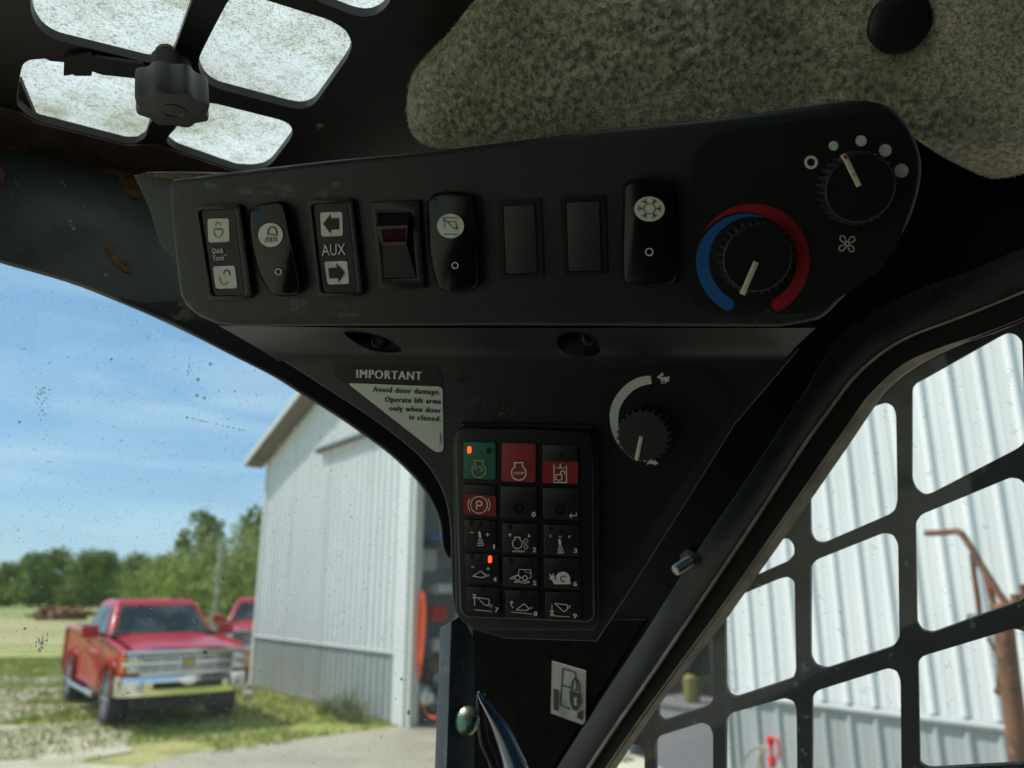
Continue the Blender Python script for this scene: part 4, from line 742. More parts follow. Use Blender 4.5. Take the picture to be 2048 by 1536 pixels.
q.build('dark_lint', dirty_glass('dark_lint', [], base_dust=0.5, dustcol=(0.12, 0.14, 0.14), trans=0.3), fw, kind='stuff', smooth=None)
bb = thing('carriage_bolt', 'domed weathered bolt head on the post below the keypad', 'bolt', FD.at(927, 1442, 0.012)); BPn = FD.off(0.012)
q = MB(); cc = BPn.at(929, 1441, 0.0015); r_ = 30/1560*(cc-C0).dot(FW)
ax = (BPn.n+cw(-0.9, 0, 0.1)).normalized(); q.lathe(cc, ax, [(r_*1.0, -0.003), (r_, 0), (r_*0.97, 0.001), (r_*0.82, 0.0028), (r_*0.55, 0.0042), (r_*0.25, 0.005), (0.0001, 0.0052)], 36); q.build('dome', K['patina'], bb)

# ---- overhead console
con = thing('overhead_console', 'black textured plastic control console mounted in the upper corner of the cab', 'control console', PU.at(1024, 500))
up_out = [(334, 374), (342, 360), (356, 357)] + [(483, 341), (659, 321), (900, 298), (1228, 257), (1414, 238), (1599, 215)] + sp2([(1692, 202), (1740, 201), (1786, 215), (1822, 254), (1843, 305), (1846, 352), (1833, 412), (1808, 468), (1762, 532), (1692, 593), (1640, 640), (1560, 657)], 4) + [(1000, 654), (480, 656), (437, 652), (394, 634), (369, 612), (357, 590), (348, 520), (338, 430)]
def plate_cut(pl, pts, cut, h1, h0):                       # top sheet of a housing with openings, plus side walls
    q = MB(); q.prism(pl, pts, h0, h1); return q
q = plate_cut(PU, up_out, None, 0.0, -0.045); q.build('upper_housing', K['plastic'], con, bevel=0.0035, segs=4, top=PU.n, smooth=40)
q = MB(); q.prism(PU.off(-0.022), [(266, 351), (274, 349), (290, 344), (420, 347), (460, 400), (460, 560), (352, 522), (318, 490), (298, 420)], -0.03, 0.0); q.build('side_wing', K['plastic'], con, bevel=0.0015, segs=2, top=PU.n)
q = MB(); q.prism(PU.off(-0.021), [(274, 350), (291, 344.5), (420, 348), (440, 352), (344, 359), (300, 356)], 0, 0.0006); q.build('dusty_lit_top', K['dust'], con, smooth=None)  # tan sheet carries the wing top's dust and the light on it
lo_out = sp2([(528, 699), (591, 738), (662, 784), (734, 831), (805, 884), (848, 924), (877, 967), (893, 1010), (900, 1063), (902, 1130), (905, 1199), (913, 1228), (930, 1241), (940, 1258)], 4) + [(1010, 1278), (1194, 1284), (1262, 1180), (1370, 1010), (1470, 850), (1560, 745), (1600, 697)]
bandP = Pl(PL.at(1000, 700), (PU.at(500, 657)-PL.at(1000, 700)).cross(PU.at(1550, 657)-PL.at(1000, 700)))
def boolean(o, cutter_mb):
    cme = cutter_mb.build('cut', K['black'], None, smooth=None); md = o.modifiers.new('b', 'BOOLEAN'); md.operation = 'DIFFERENCE'; md.solver = 'EXACT'; md.object = cme
    bpy.context.view_layer.update(); me = bpy.data.meshes.new_from_object(o.evaluated_get(bpy.context.evaluated_depsgraph_get()))
    o.modifiers.clear(); o.data = me; COL.objects.unlink(cme); bpy.data.objects.remove(cme)
    me.set_sharp_from_angle(angle=math.radians(35))
WM[con.name] = Matrix.Translation(con.location)
ell = [(673, 661), (698, 658), (734, 663), (770, 676), (797, 699), (762, 702), (734, 699), (709, 691), (684, 674)]
elr = [(1115, 680), (1127, 662), (1150, 656), (1184, 660), (1207, 678), (1218, 704), (1186, 709), (1144, 707)]
band = MB(); cols = []
for k in range(61):
    u = k/60; xt = 437+(1632-437)*u; yt = 651.5+4.5*min(1, u*4); xb = 452+(1598-452)*u; yc = 688+6*min(1, u*3); xe = 556+(1566-556)*u
    a0 = PU.at(xt, yt, -0.0015); a1 = PL.at(xb*0.5+xe*0.5 if k < 3 else xb*0.7+xe*0.3, yc, 0.0); a2 = PL.at(xe, 722, 0.0002); col = []
    for j_ in range(11):
        t_ = j_/10; col.append(a0*(1-t_)**2+a1*2*t_*(1-t_)+a2*t_*t_)
    cols.append(col+[a2-PL.n*0.02, a0-PU.n*0.03])
band.loft(cols); bo = band.build('ledge', K['plastic'], con, smooth=25)
lo = MB(); lo.prism(PL, lo_out, -0.045, 0.0); loo = lo.build('lower_housing', K['plastic'], con, bevel=0.003, segs=4, top=PL.n, smooth=40)
for e in (ell, elr):
    for ob in (bo, loo):
        c = MB(); c.prism(Pl(bandP.at(sum(p[0] for p in e)/len(e), 680), -FW), fillet(e, 18, 3), -0.016, 0.02); boolean(ob, c)
for x, y in ((757, 683), (1178, 676)):
    q = MB(); q.lathe(at_z(x, y, (bandP.at(x, y)-C0).dot(FW)+0.013), -FW, [(0.0001, 0.001), (0.0022, 0.001), (0.003, 0.0022), (0.0042, 0.0018), (0.0045, -0.003)], 18); q.build('screw', K['grip'], con)
# overlays
ov = [(1381, 345), (1384, 318), (1398, 290), (1420, 272), (1451, 262), (1646, 236), (1738, 225), (1785, 238), (1815, 265), (1831, 310), (1832, 345), (1813, 440), (1768, 530), (1692, 588), (1640, 612), (1590, 625), (1432, 625), (1400, 612), (1381, 583)]
q = MB(); q.prism(PU, sp2(ov+[ov[0]], 3)[:-1], 0.0002, 0.0008); hv = q.build('heater_overlay', K['face'], con, smooth=None)
q = MB(); q.prism(PL, fillet([(1202, 740), (1405, 733), (1440, 745), (1467, 782), (1468, 812), (1236, 1150), (1207, 1146)], 20), 0.0002, 0.0008); tv = q.build('throttle_overlay', K['face'], con, smooth=None)
# heater scale: blue and red crescents
cx, cy = 1505.7, 521
def crescent(a0, a1, ro, ri, n=60):
    out_, in_ = [], []
    for k in range(n+1):
        t_ = k/n; a = math.radians(a0+(a1-a0)*t_); sx, sy = math.sin(a), -math.cos(a)
        out_.append((cx+sx*ro(t_), cy+sy*ro(t_))); in_.append((cx+sx*ri(t_), cy+sy*ri(t_)))
    return out_, in_
def cres_mesh(o_, i_, h, end_at=0):
    q = MB(); vs = []; fs = []
    for a, b in zip(o_, i_): vs += [PU.at(*a, h), PU.at(*b, h)]
    for k in range(len(o_)-1): fs.append((2*k, 2*k+2, 2*k+3, 2*k+1))
    q.add(vs, fs); mx_, my_ = (o_[0][0]+i_[0][0])/2, (o_[0][1]+i_[0][1])/2; r0 = math.hypot(o_[0][0]-i_[0][0], o_[0][1]-i_[0][1])/2; q.disc(PU, mx_, my_, r0, h+0.00003, 20); return q
sm = lambda t_: t_*t_*(3-2*t_)
o_, i_ = crescent(-150, 20, lambda t_: 113.6-25.4*max(0, (t_-0.42)/0.58)**0.9, lambda t_: 88)
cres_mesh(o_, i_, 0.00105).build('blue_scale', K['blue'], hv, smooth=None)
o_, i_ = crescent(150, -62, lambda t_: 113.8, lambda t_: 88 if t_ < 0.6 else 88+25.6*((t_-0.6)/0.4)**0.9)
cres_mesh(o_, i_, 0.0012).build('red_scale', K['red'], hv, smooth=None)
q = MB(); q.ring(PU, 1622, 324.7, 8, 13.5, 0.0011)
for x, y, r in ((1667, 291.5, 9.5), (1722, 281.7, 11), (1770.5, 300.8, 12.6), (1803, 341.3, 13.8)): q.disc(PU, x, y, r, 0.0011)
q.build('fan_speed_marks', K['print'], hv, smooth=None)
q = MB()
for k in range(4):
    a = PI/4+k*PI/2; ca, sa = math.cos(a), math.sin(a); bl = []
    for j in range(17):
        u = j/16*2*PI; r = 11.5+8.0*-math.cos(u); w = 6.6*math.sin(u)*(0.45+0.55*(1-math.cos(u))/2)+(1-math.cos(u))*0.8; bl.append((1694+ca*r-sa*w, 487.5+sa*r+ca*w))
    q.stroke(PU, bl, 1.7, 0.0011, closed=True, dots=False)
q.ring(PU, 1694, 487.5, 3.2, 4.9, 0.0011, 16); q.build('fan_symbol', K['print'], hv, smooth=None)
# throttle scale, hare, tortoise
def t6(x, y): return 1190+x/6.4, 720+y/6.4
q = MB(); vs = []; fs = []; n = 40
oc = sp2([(712, 202), (640, 205), (540, 230), (430, 290), (320, 390), (235, 520), (195, 640), (188, 730), (200, 850), (240, 980), (310, 1100), (400, 1200), (480, 1260), (540, 1294)], 4)
ic = sp2([(727, 305), (660, 318), (570, 345), (480, 400), (400, 480), (340, 570), (308, 660), (297, 760), (298, 850), (320, 960), (370, 1070), (430, 1150), (490, 1225), (545, 1290)], 4)
for a, b in zip(oc, ic): vs += [PL.at(*t6(*a), 0.0011), PL.at(*t6(*b), 0.0011)]
for k in range(len(oc)-1): fs.append((2*k, 2*k+2, 2*k+3, 2*k+1))
q.add(vs, fs); q.flat(PL, [t6(*p) for p in ((535, 1294), (520, 1262), (595, 1258))], 0.00115); q.build('speed_scale', K['cream'], tv, smooth=None)
hare = [(793, 215), (812, 200), (826, 195), (850, 165), (868, 163), (862, 180), (885, 175), (868, 200), (850, 208), (860, 222), (905, 215), (935, 222), (930, 207), (945, 203), (955, 222), (950, 245), (948, 270), (920, 280), (905, 300), (868, 300), (905, 290), (895, 272), (868, 268), (865, 280), (880, 315), (862, 300), (838, 300), (855, 290), (845, 262), (825, 238), (800, 230)]
q = MB(); q.flat(PL, [t6(*p) for p in hare], 0.0011); q.build('hare_symbol', K['print'], tv, smooth=None)
tort = [(620, 1290), (640, 1283), (665, 1290), (690, 1265), (730, 1262), (765, 1275), (790, 1300), (800, 1318), (822, 1322), (795, 1332), (775, 1335), (775, 1350), (757, 1348), (757, 1335), (690, 1328), (680, 1338), (665, 1338), (672, 1322), (645, 1303), (625, 1302)]
q = MB(); q.flat(PL, [t6(*p) for p in tort], 0.0011); q.build('tortoise_symbol', K['print'], tv, smooth=None)
q = MB(); q.text(PL, 'T292911', (1208, 1145), (1233, 1148), 4.5, 0.0011); q.build('part_number', mat('faint_print', (0.12, 0.12, 0.1), 0.6), tv, smooth=None)
# blank switch covers
for (o4, i4) in ((((994, 400), (1081, 397), (1087, 553), (1003, 558)), ((1005, 410), (1071, 407), (1077, 547), (1011, 550))), (((1121, 393), (1210, 390), (1214, 548), (1128, 551)), ((1131, 403), (1201, 400), (1205, 542), (1136, 544)))):
    q = MB(); q.holes(PU, fillet(o4, 4), [fillet(i4, 3)[::-1]], -0.001, 0.0012); bp = q.build('blank_cover', K['plastic2'], con, smooth=None)
    q = MB(); q.prism(PU, fillet(scl(i4, 0.95, 0.975), 3), -0.001, 0.0022); q.build('cover_face', K['plastic'], bp, bevel=0.0004, segs=2, top=PU.n)

scuff = dirty_glass('tan_dust_film', [(500, 0.45, 0.68, 0.10, 0, (1, 1, 1))], base_dust=0.006, dustcol=(0.42, 0.37, 0.25), trans=0.0, gloss=0)
rg4 = random.Random(9); q = MB()
for k in range(34):
    x, y = rg4.gauss(1560, 42), rg4.gauss(628, 9)
    if y > 645: continue
    blob(q, PU, x, y, rg4.uniform(4, 12), 0.00095+0.00002*k, k, rg4.uniform(2, 6))
for k in range(26): blob(q, PU, rg4.choice([rg4.uniform(345, 700), rg4.uniform(345, 1350)]), rg4.choice([rg4.uniform(368, 398), rg4.uniform(606, 642)]), rg4.uniform(6, 26), 0.0002+0.00002*k, k, rg4.uniform(3, 10))
for k in range(16): blob(q, PL, rg4.uniform(900, 1190), rg4.uniform(740, 850), rg4.uniform(6, 30), 0.0002+0.00002*k, k, rg4.uniform(3, 12))
q.build('dust_film', scuff, con, kind='stuff', smooth=None)
# ---- rocker switches
def lab_thing(nm, lab, cat, pl, x, y, group=None): return thing(nm, lab, cat, pl.at(x, y), group=group)
SG_ = 'rocker switches across the overhead console'
def framed(lab, outer, inner, x, y):
    T = lab_thing('rocker_switch', lab, 'rocker switch', PU, x, y, SG_)
    q = MB(); q.holes(PU, fillet(outer, 9, 4), [fillet(inner, 10, 4)[::-1]], 0.0, 0.0042); q.build('bezel', K['plastic2'], T, bevel=0.0006, segs=2, top=PU.n, smooth=40)
    q = MB(); f = fillet(scl(inner, 0.97, 0.985), 9, 4); cxm = sum(p[0] for p in f)/len(f); cym = sum(p[1] for p in f)/len(f)
    base = [PU.at(px, py, 0.0004) for px, py in f]; topp = [PU.at(px, py, 0.0014+0.0012*abs((py-cym)/85)**2) for px, py in f]
    q.loft([base, topp]); q.build('rocker', K['gloss'], T, smooth=40); return T
def rsq(pts, h, m, T, nm='legend_window'):
    q = MB(); q.prism(PU, fillet(pts, 5, 3), h-0.0004, h); return q.build(nm, m, T, smooth=None)
HS = 0.0032
def m2(x, y): return 330+x/3.151, 340+y/3.151
s1 = framed('leftmost rocker switch with two padlock windows and Quick Tatch lettering', [(389, 411), (479, 408), (505, 598), (417, 602)], [(396, 420), (469, 418), (490, 591), (423, 593)], 447, 505)
w = rsq([m2(267, 308), m2(402, 305), m2(406, 452), m2(273, 457)], HS, K['lens'], s1)
q = MB(); q.stroke(PU, [(308, 375), (310, 405), (325, 423), (345, 423), (360, 405), (362, 375)], 1.3, HS+.0003, m2, closed=True); q.stroke(PU, [(318, 350), (320, 338), (330, 330), (345, 333), (353, 350)], 1.3, HS+.0003, m2); q.stroke(PU, [(315, 370), (355, 370)], 1.2, HS+.0003, m2); q.build('closed_padlock_symbol', K['ink'], w, smooth=None)
w = rsq([m2(300, 608), m2(440, 603), m2(455, 745), m2(320, 748)], HS, K['lens'], s1)
q = MB(); q.stroke(PU, [(343, 675), (348, 705), (365, 722), (385, 720), (395, 700)], 1.3, HS+.0003, m2); q.stroke(PU, [(370, 655), (372, 640), (388, 630), (403, 640), (408, 665)], 2.4, HS+.0003, m2); q.build('open_padlock_symbol', K['ink'], w, smooth=None)
q = MB(); q.text(PU, 'Quick', m2(297, 524), m2(368, 522), 10.5, HS+.0004, bold=0.008); q.text(PU, 'Tatch', m2(301, 570), m2(372, 568), 10.5, HS+.0004, bold=0.008); q.text(PU, 'TM', m2(373, 546), m2(391, 545), 4, HS+.0004); q.build('lettering', K['print'], s1, smooth=None)
s3 = framed('rocker switch lettered AUX between two arrow windows', [(615, 400), (704, 396), (727, 592), (636, 595)], [(622, 408), (696, 405), (715, 585), (643, 587)], 670, 495)
w = rsq([m2(977, 268), m2(1115, 263), m2(1121, 415), m2(985, 420)], HS, K['lens'], s3)
q = MB(); q.flat(PU, [m2(*p) for p in ((995, 340), (1042, 278), (1043, 305), (1095, 303), (1097, 375), (1045, 377), (1045, 403))], HS+.0003); q.build('left_arrow', K['ink'], w, smooth=None)
w = rsq([m2(1003, 578), m2(1147, 573), m2(1161, 717), m2(1025, 722)], HS, K['lens'], s3)
q = MB(); q.flat(PU, [m2(*p) for p in ((1133, 645), (1078, 587), (1082, 615), (1028, 618), (1036, 685), (1090, 682), (1094, 710))], HS+.0003); q.build('right_arrow', K['ink'], w, smooth=None)
q = MB(); q.text(PU, 'AUX', m2(990, 541), m2(1138, 534), 24, HS+.0004); q.build('lettering', K['print'], s3, smooth=None)
def contura(lab, pts, x, y, h=0.009):
    T = lab_thing('rocker_switch', lab, 'rocker switch', PU, x, y, SG_); o = sp2(pts+[pts[0]], 3)[:-1]
    cx_, cy_ = x, y
    rings = []
    e = [PU.at(a, b, h*0.45) for a, b in o]; rings.append([p-PU.n*(h*0.5) for p in e]); rings.append(e)
    for sx, sy, hh in ((0.97, 0.99, 0.62), (0.90, 0.965, 0.82), (0.86, 0.955, 0.88)): rings.append([PU.at(*p, h*hh) for p in scl(o, sx, sy, cx_, cy_)])
    q = MB(); q.loft(rings, True, True); q.build('rocker', K['gloss'], T, smooth=50)
    q = MB(); f = fillet(scl([(x-36, y-92), (x+36, y-92), (x+42, y), (x+36, y+92), (x-36, y+92), (x-42, y)], 1), 14, 4)
    return T
def place_face(T, pts, h=0.0083):
    q = MB(); q.prism(PU, fillet(pts, 10, 4), h-0.0006, h); q.build('face_inset', K['plastic2'], T, bevel=0.0003, segs=1, top=PU.n)
HC = 0.0088
s2 = contura('rocker switch with round work-light symbol window, second from the left', [(497, 422), (515, 409), (540, 405), (566, 408), (582, 470), (598, 540), (603, 582), (585, 592), (556, 593), (541, 585), (520, 553), (505, 505), (498, 460)], 549, 500)
w = MB(); w.disc(PU, 541, 470, 25, HC, ry=24); w = w.build('legend_window', K['lens'], s2, smooth=None)
q = MB(); q.stroke(PU, [(648, 405), (650, 375), (668, 358), (690, 362), (703, 385), (704, 410)], 2.2, HC+.0003, m2, closed=True)
for a, b in (((643, 420), (628, 455)), ((657, 422), (648, 456)), ((672, 422), (667, 456)), ((687, 422), (686, 454)), ((700, 422), (704, 452))): q.stroke(PU, [a, b], 1.9, HC+.0003, m2)
q.build('work_light_symbol', K['ink'], w, smooth=None)
q = MB(); q.ring(PU, 556.6, 543.7, 5, 6.9, HC, 20); q.build('off_mark', K['print'], s2, smooth=None)
s5 = contura('rocker switch with round loader-bucket symbol window, right of the red-lensed switch', [(853, 402), (868, 388), (898, 383), (938, 387), (950, 400), (957, 467), (959, 560), (950, 578), (917, 586), (880, 579), (868, 555), (858, 510), (854, 451)], 906, 486)
w = MB(); w.disc(PU, 901, 452, 27, HC, ry=24.5); w = w.build('legend_window', K['lens'], s5, smooth=None)
q = MB(); st = lambda *p: q.stroke(PU, list(p), 1.4, HC+.0003, m2)
st((1745, 301), (1846, 301)); st((1755, 405), (1852, 405)); st((1760, 365), (1760, 308)); st((1750, 325), (1760, 308), (1770, 325)); st((1775, 325), (1832, 326), (1836, 362), (1825, 372), (1775, 325)); st((1836, 360), (1850, 366)); st((1833, 368), (1848, 376))
q.build('bucket_symbol', K['ink'], w, smooth=None)
q = MB(); q.ring(PU, 910, 531, 5, 6.9, HC, 20); q.build('off_mark', K['print'], s5, smooth=None)
def m3(x, y): return 950+x/2.156, 180+y/2.156
s8 = contura('glossy rocker switch with round snowflake window beside the heater dials', [(1247, 370), (1262, 358), (1298, 355), (1338, 360), (1352, 372), (1357, 458), (1356, 556), (1340, 569), (1298, 574), (1258, 569), (1244, 553), (1243, 458)], 1300, 465)
w = MB(); w.disc(PU, 1299, 418, 30.5, HC, ry=25); w = w.build('legend_window', K['lens'], s8, smooth=None)
q = MB(); c0 = (752, 511)
hexp = [(c0[0]+28*math.cos(a), c0[1]+24*math.sin(a)) for a in [PI/3*k for k in range(6)]]
q.stroke(PU, hexp, 1.7, HC+.0003, m3, closed=True)
for k in range(6):
    a = PI/3*k; e0 = (c0[0]+28*math.cos(a), c0[1]+24*math.sin(a)); e1 = (c0[0]+53*math.cos(a), c0[1]+44*math.sin(a)); q.stroke(PU, [e0, e1], 1.8, HC+.0003, m3)
    mpt = (c0[0]+35*math.cos(a), c0[1]+30*math.sin(a))
    for d in (-0.75, 0.75): q.stroke(PU, [mpt, (mpt[0]+20*math.cos(a+d), mpt[1]+17*math.sin(a+d))], 1.6, HC+.0003, m3)
q.build('snowflake_symbol', K['ink'], w, smooth=None)
q = MB(); q.ring(PU, 1298.5, 504, 6, 8.2, HC, 20); q.build('off_mark', K['print'], s8, smooth=None)
# square-bodied switch with dark red lens
s4 = lab_thing('rocker_switch', 'square-framed rocker switch tipped forward with a dark red lens', 'rocker switch', PU, 797, 490, SG_)
q = MB(); q.holes(PU, [(742, 405), (838, 400), (850, 577), (759, 580)], [[(757, 429), (768, 557), (833, 556), (822, 426)]], 0.0, 0.0035); q.build('bezel', K['plastic2'], s4, bevel=0.001, segs=2, top=PU.n)
q = MB(); q.flat(PU, [(757, 429), (822, 426), (833, 556), (768, 557)], 0.0002); q.build('well', K['black'], s4, smooth=None)
def P3(x, y, h): return PU.at(x, y, h)
q = MB(); q.loft([[P3(760, 431, 0.0035), P3(752, 453, 0.0105), P3(764, 491, 0.0030), P3(768, 556, 0.0030), P3(768, 556, 0.0), P3(758, 430, 0.0)], [P3(823, 427, 0.0035), P3(815, 450, 0.0105), P3(813, 490, 0.0030), P3(832, 555, 0.0030), P3(832, 555, 0.0), P3(823, 427, 0.0)]]); q.build('rocker', K['plastic2'], s4, smooth=None)
q = MB(); q.loft([[P3(762, 460, 0.0094), P3(766, 490, 0.0035), P3(766, 490, 0.0025), P3(762, 460, 0.008)], [P3(812, 457, 0.0094), P3(812, 489, 0.0035), P3(812, 489, 0.0025), P3(812, 457, 0.008)]]); ln = q.build('lens', K['redlens'], s4, smooth=None)
q = MB(); q.loft([[P3(765.5, 484, 0.0055), P3(766, 490, 0.0040), P3(766, 490, 0.003)], [P3(812, 483, 0.0055), P3(812, 489, 0.0040), P3(812, 489, 0.003)]]); q.build('lens_edge', mat('red_lens_edge', (0.09, 0.002, 0.006), 0.5), ln, smooth=None)
q = MB()
for r in range(3):
    for c in range(5): q.disc(Pl(P3(790, 465, 0.0098), (P3(762, 460, .0094)-P3(812, 457, .0094)).cross(P3(766, 490, .0035)-P3(812, 457, .0094))), 772+c*8, 461+r*4.5, 0.8, 0.0002, 6)
q.build('lens_dots', mat('red_dots', (0.10, 0.006, 0.008), 0.5), ln, smooth=None)

q = MB(); rg3 = random.Random(5)
edges_ = [[(389, 411), (479, 406), (492, 430)], [(505, 415), (540, 402), (585, 407), (600, 425)], [(590, 430), (600, 500), (616, 560)], [(615, 398), (706, 393), (722, 410)], [(742, 402), (838, 397)], [(853, 396), (898, 380), (948, 386)], [(968, 400), (975, 440)], [(417, 604), (505, 601)], [(636, 598), (727, 595)], [(494, 430), (512, 560)], [(836, 430), (850, 570)], [(726, 420), (742, 560)]]
for e in edges_:
    for i in range(len(e)-1):
        L_ = math.hypot(e[i+1][0]-e[i][0], e[i+1][1]-e[i][1])
        for k in range(int(L_*0.9)):
            t_ = rg3.random(); x = e[i][0]+(e[i+1][0]-e[i][0])*t_+rg3.gauss(0, 2.0); y = e[i][1]+(e[i+1][1]-e[i][1])*t_+rg3.gauss(0, 1.6); r = abs(rg3.gauss(0.35, 0.35))+0.15
            q.flat(PU, [(x-r, y), (x, y-r*0.8), (x+r, y), (x+r*0.2, y+r)], 0.0003)
q.build('dust_crumbs', K['dust'], con, kind='stuff', smooth=None)
# ---- rotary knobs
def rotary(lab, pl, x, y, r_px, h, p0, p1, w_px, tip=None, tilt=None, teeth=30, skirt=1.0):
    T = lab_thing('rotary_knob', lab, 'dial knob', pl, x, y, 'rotary dial knobs of the console'); tc_ = pl.at(x, y, h); r = r_px/FPX*(tc_-C0).dot(FW)
    ax = tilt or pl.n; base = tc_-ax*h
    fn = lambda k: 1.0 if k % 4 in (1, 2) else 0.875
    q = MB(); q.lathe(base, ax, [(r*0.97*skirt, 0.0006), (r*0.97*skirt, h*0.4), (r*0.965, h-0.0012), (r*0.94, h-0.0003)], teeth*4, fn=fn); q.build('grip', K['grip'], T, smooth=30)
    q = MB(); q.lathe(base, ax, [(r*0.885, h-0.0015), (r*0.885, h+0.0001), (r*0.86, h+0.0004), (0.0001, h+0.0004)], 48); q.build('cap', K['plastic2'], T, smooth=30)
    KP = Pl(base+ax*(h+0.0004), ax); d = Vector((p1[0]-p0[0], p1[1]-p0[1])).normalized(); nx, ny = -d.y*w_px/2, d.x*w_px/2
    rect = [(p0[0]+nx, p0[1]+ny), (p1[0]+nx, p1[1]+ny), (p1[0]-nx, p1[1]-ny), (p0[0]-nx, p0[1]-ny)]
    q = MB(); q.prism(KP, rect, -0.001, 0.0011); po = q.build('pointer', K['ivory'], T, bevel=0.0003, segs=2, top=ax)
    if tip:
        q = MB(); a = p1[0]-d.x*10, p1[1]-d.y*10; q.prism(KP, [(a[0]+nx*.8, a[1]+ny*.8), (p1[0]+nx*.8-d.x*2, p1[1]+ny*.8-d.y*2), (p1[0]-nx*.8-d.x*2, p1[1]-ny*.8-d.y*2), (a[0]-nx*.5, a[1]-ny*.5)], 0.001, 0.0013); q.build('red_mark', K['red'], po, smooth=None)
    return T
rotary('large knob inside the blue and red temperature ring', PU, 1514, 517, 75, 0.014, (1513, 524), (1485, 589), 10.5)
rotary('knob with red-tipped pointer at the top right below the fan speed dots', PU, 1720, 377, 75, 0.015, (1719, 372), (1688, 309), 10.5, tip=True)
q = MB()
rotary('throttle knob between the hare and tortoise symbols', PL, 1286, 872, 56, 0.018, (1282.6, 873), (1273, 919), 8.5, tilt=cw(-0.30, -0.06, -0.95).normalized(), teeth=24)

# ---- warning decal
dc = lab_thing('warning_sticker', 'triangular black and cream IMPORTANT door warning sticker left of the keypad', 'sticker', PL, 800, 800)
q = MB(); q.prism(PL, fillet([(668, 738), (672, 726), (868, 730), (884, 745), (887, 899), (874, 903), (668, 750)], 7), 0.0001, 0.0004); q.build('backing', K['ink'], dc, smooth=None)
q = MB(); q.flat(PL, fillet([(694, 766), (885.2, 773.5), (887, 903), (872, 905), (860, 896)], 9, 3), 0.0006); cf = q.build('cream_field', K['cream'], dc, smooth=None)
q = MB(); q.text(PL, 'IMPORTANT', (713, 755.5), (843, 760), 17.5, 0.0007, bold=0.035); q.build('heading', K['cream'], dc, smooth=None)
q = MB(); lines = (('Avoid door damage.', (746, 783.6), (880, 789.5)), ('Operate lift arms', (770, 803.6), (881, 808)), ('only when door', (778.5, 821.3), (881.5, 826)), ('is closed.', (818.5, 839), (881.7, 843)))
for tx, p0, p1 in lines: q.text(PL, tx, p0, p1, 11.3, 0.0008, bold=0.035)
q.text(PL, 'T260054', (883.2, 890), (883.4, 866), 4.6, 0.0008, bold=0.01); q.build('lettering', K['ink'], cf, smooth=None)

# ---- keypad
kp = lab_thing('keypad', 'black sixteen-button style keypad with green and red start and stop keys', 'keypad', PL, 1050, 1050)
kp['label'] = 'black button keypad with one green key and three red keys under the console'
q = MB(); q.prism(PL, [(909, 876), (914, 862), (924, 856), (1050, 858), (1176, 865), (1186, 874), (1189, 1235), (1178, 1246), (935, 1236), (924, 1228), (919, 1215)], 0.0, 0.012); q.build('housing', K['plastic2'], kp, bevel=0.0014, segs=3, top=PL.n)
q = MB(); q.prism(PL, [(905, 890), (922, 848), (1180, 850), (1196, 872), (1198, 1248), (1186, 1262), (950, 1262), (925, 1245), (911, 1225)], 0.0, 0.004); q.build('surround', K['plastic'], kp, bevel=0.0012, segs=2, top=PL.n)
def m5(x, y): return 880+x/3.574, 840+y/3.574
HK = 0.0134
keys = {'start': (167, 155, 398, 160, 398, 428, 167, 418), 'stop': (442, 162, 688, 170, 685, 447, 440, 440), 'lock': (733, 175, 987, 183, 985, 457, 732, 450), 'brake': (165, 455, 400, 470, 400, 692, 168, 672),
        'zero': (432, 470, 700, 478, 700, 708, 434, 700), 'enter': (735, 482, 998, 490, 1000, 715, 738, 706), 'one': (172, 708, 405, 722, 408, 932, 176, 918), 'two': (445, 735, 700, 745, 702, 962, 448, 950), 'three': (740, 745, 1000, 752, 1002, 975, 742, 965),
        'four': (180, 948, 425, 960, 430, 1172, 184, 1160), 'five': (450, 975, 706, 985, 708, 1202, 453, 1190), 'six': (745, 985, 1003, 992, 1005, 1212, 748, 1203), 'seven': (190, 1188, 430, 1200, 432, 1392, 194, 1380), 'eight': (468, 1213, 710, 1222, 712, 1420, 470, 1410), 'nine': (750, 1225, 1008, 1232, 1010, 1440, 753, 1430)}
klab = {'start': 'green start key', 'stop': 'tall red stop key', 'lock': 'black key with red lower field and padlock symbol', 'brake': 'black key with red parking brake field', 'zero': 'key numbered 0', 'enter': 'key with return arrow', 'one': 'key numbered 1', 'two': 'key numbered 2', 'three': 'key numbered 3', 'four': 'key numbered 4', 'five': 'key numbered 5', 'six': 'key numbered 6', 'seven': 'key numbered 7', 'eight': 'key numbered 8', 'nine': 'key numbered 9'}
ko = {}
for nme, c in keys.items():
    pts = [m5(c[i], c[i+1]) for i in range(0, 8, 2)]; m_ = {'start': K['keygreen'], 'stop': K['keyred']}.get(nme, K['plastic2'])
    q = MB(); q.prism(PL, fillet(pts, 4), 0.0115, HK); ko[nme] = q.build('key', m_, kp, bevel=0.0005, segs=2, top=PL.n, label=klab[nme])
HF = HK+0.0003
q = MB(); q.prism(PL, fillet([m5(*p) for p in ((733, 293), (987, 300), (985, 455), (732, 450))], 3), HK-.0003, HF); q.build('red_field', K['keyred'], ko['lock'], smooth=None)
q = MB(); q.prism(PL, fillet([m5(*p) for p in ((165, 525), (400, 545), (400, 690), (168, 670))], 3), HK-.0003, HF); q.build('red_field', K['keyred'], ko['brake'], smooth=None)
HI = HF+0.0004
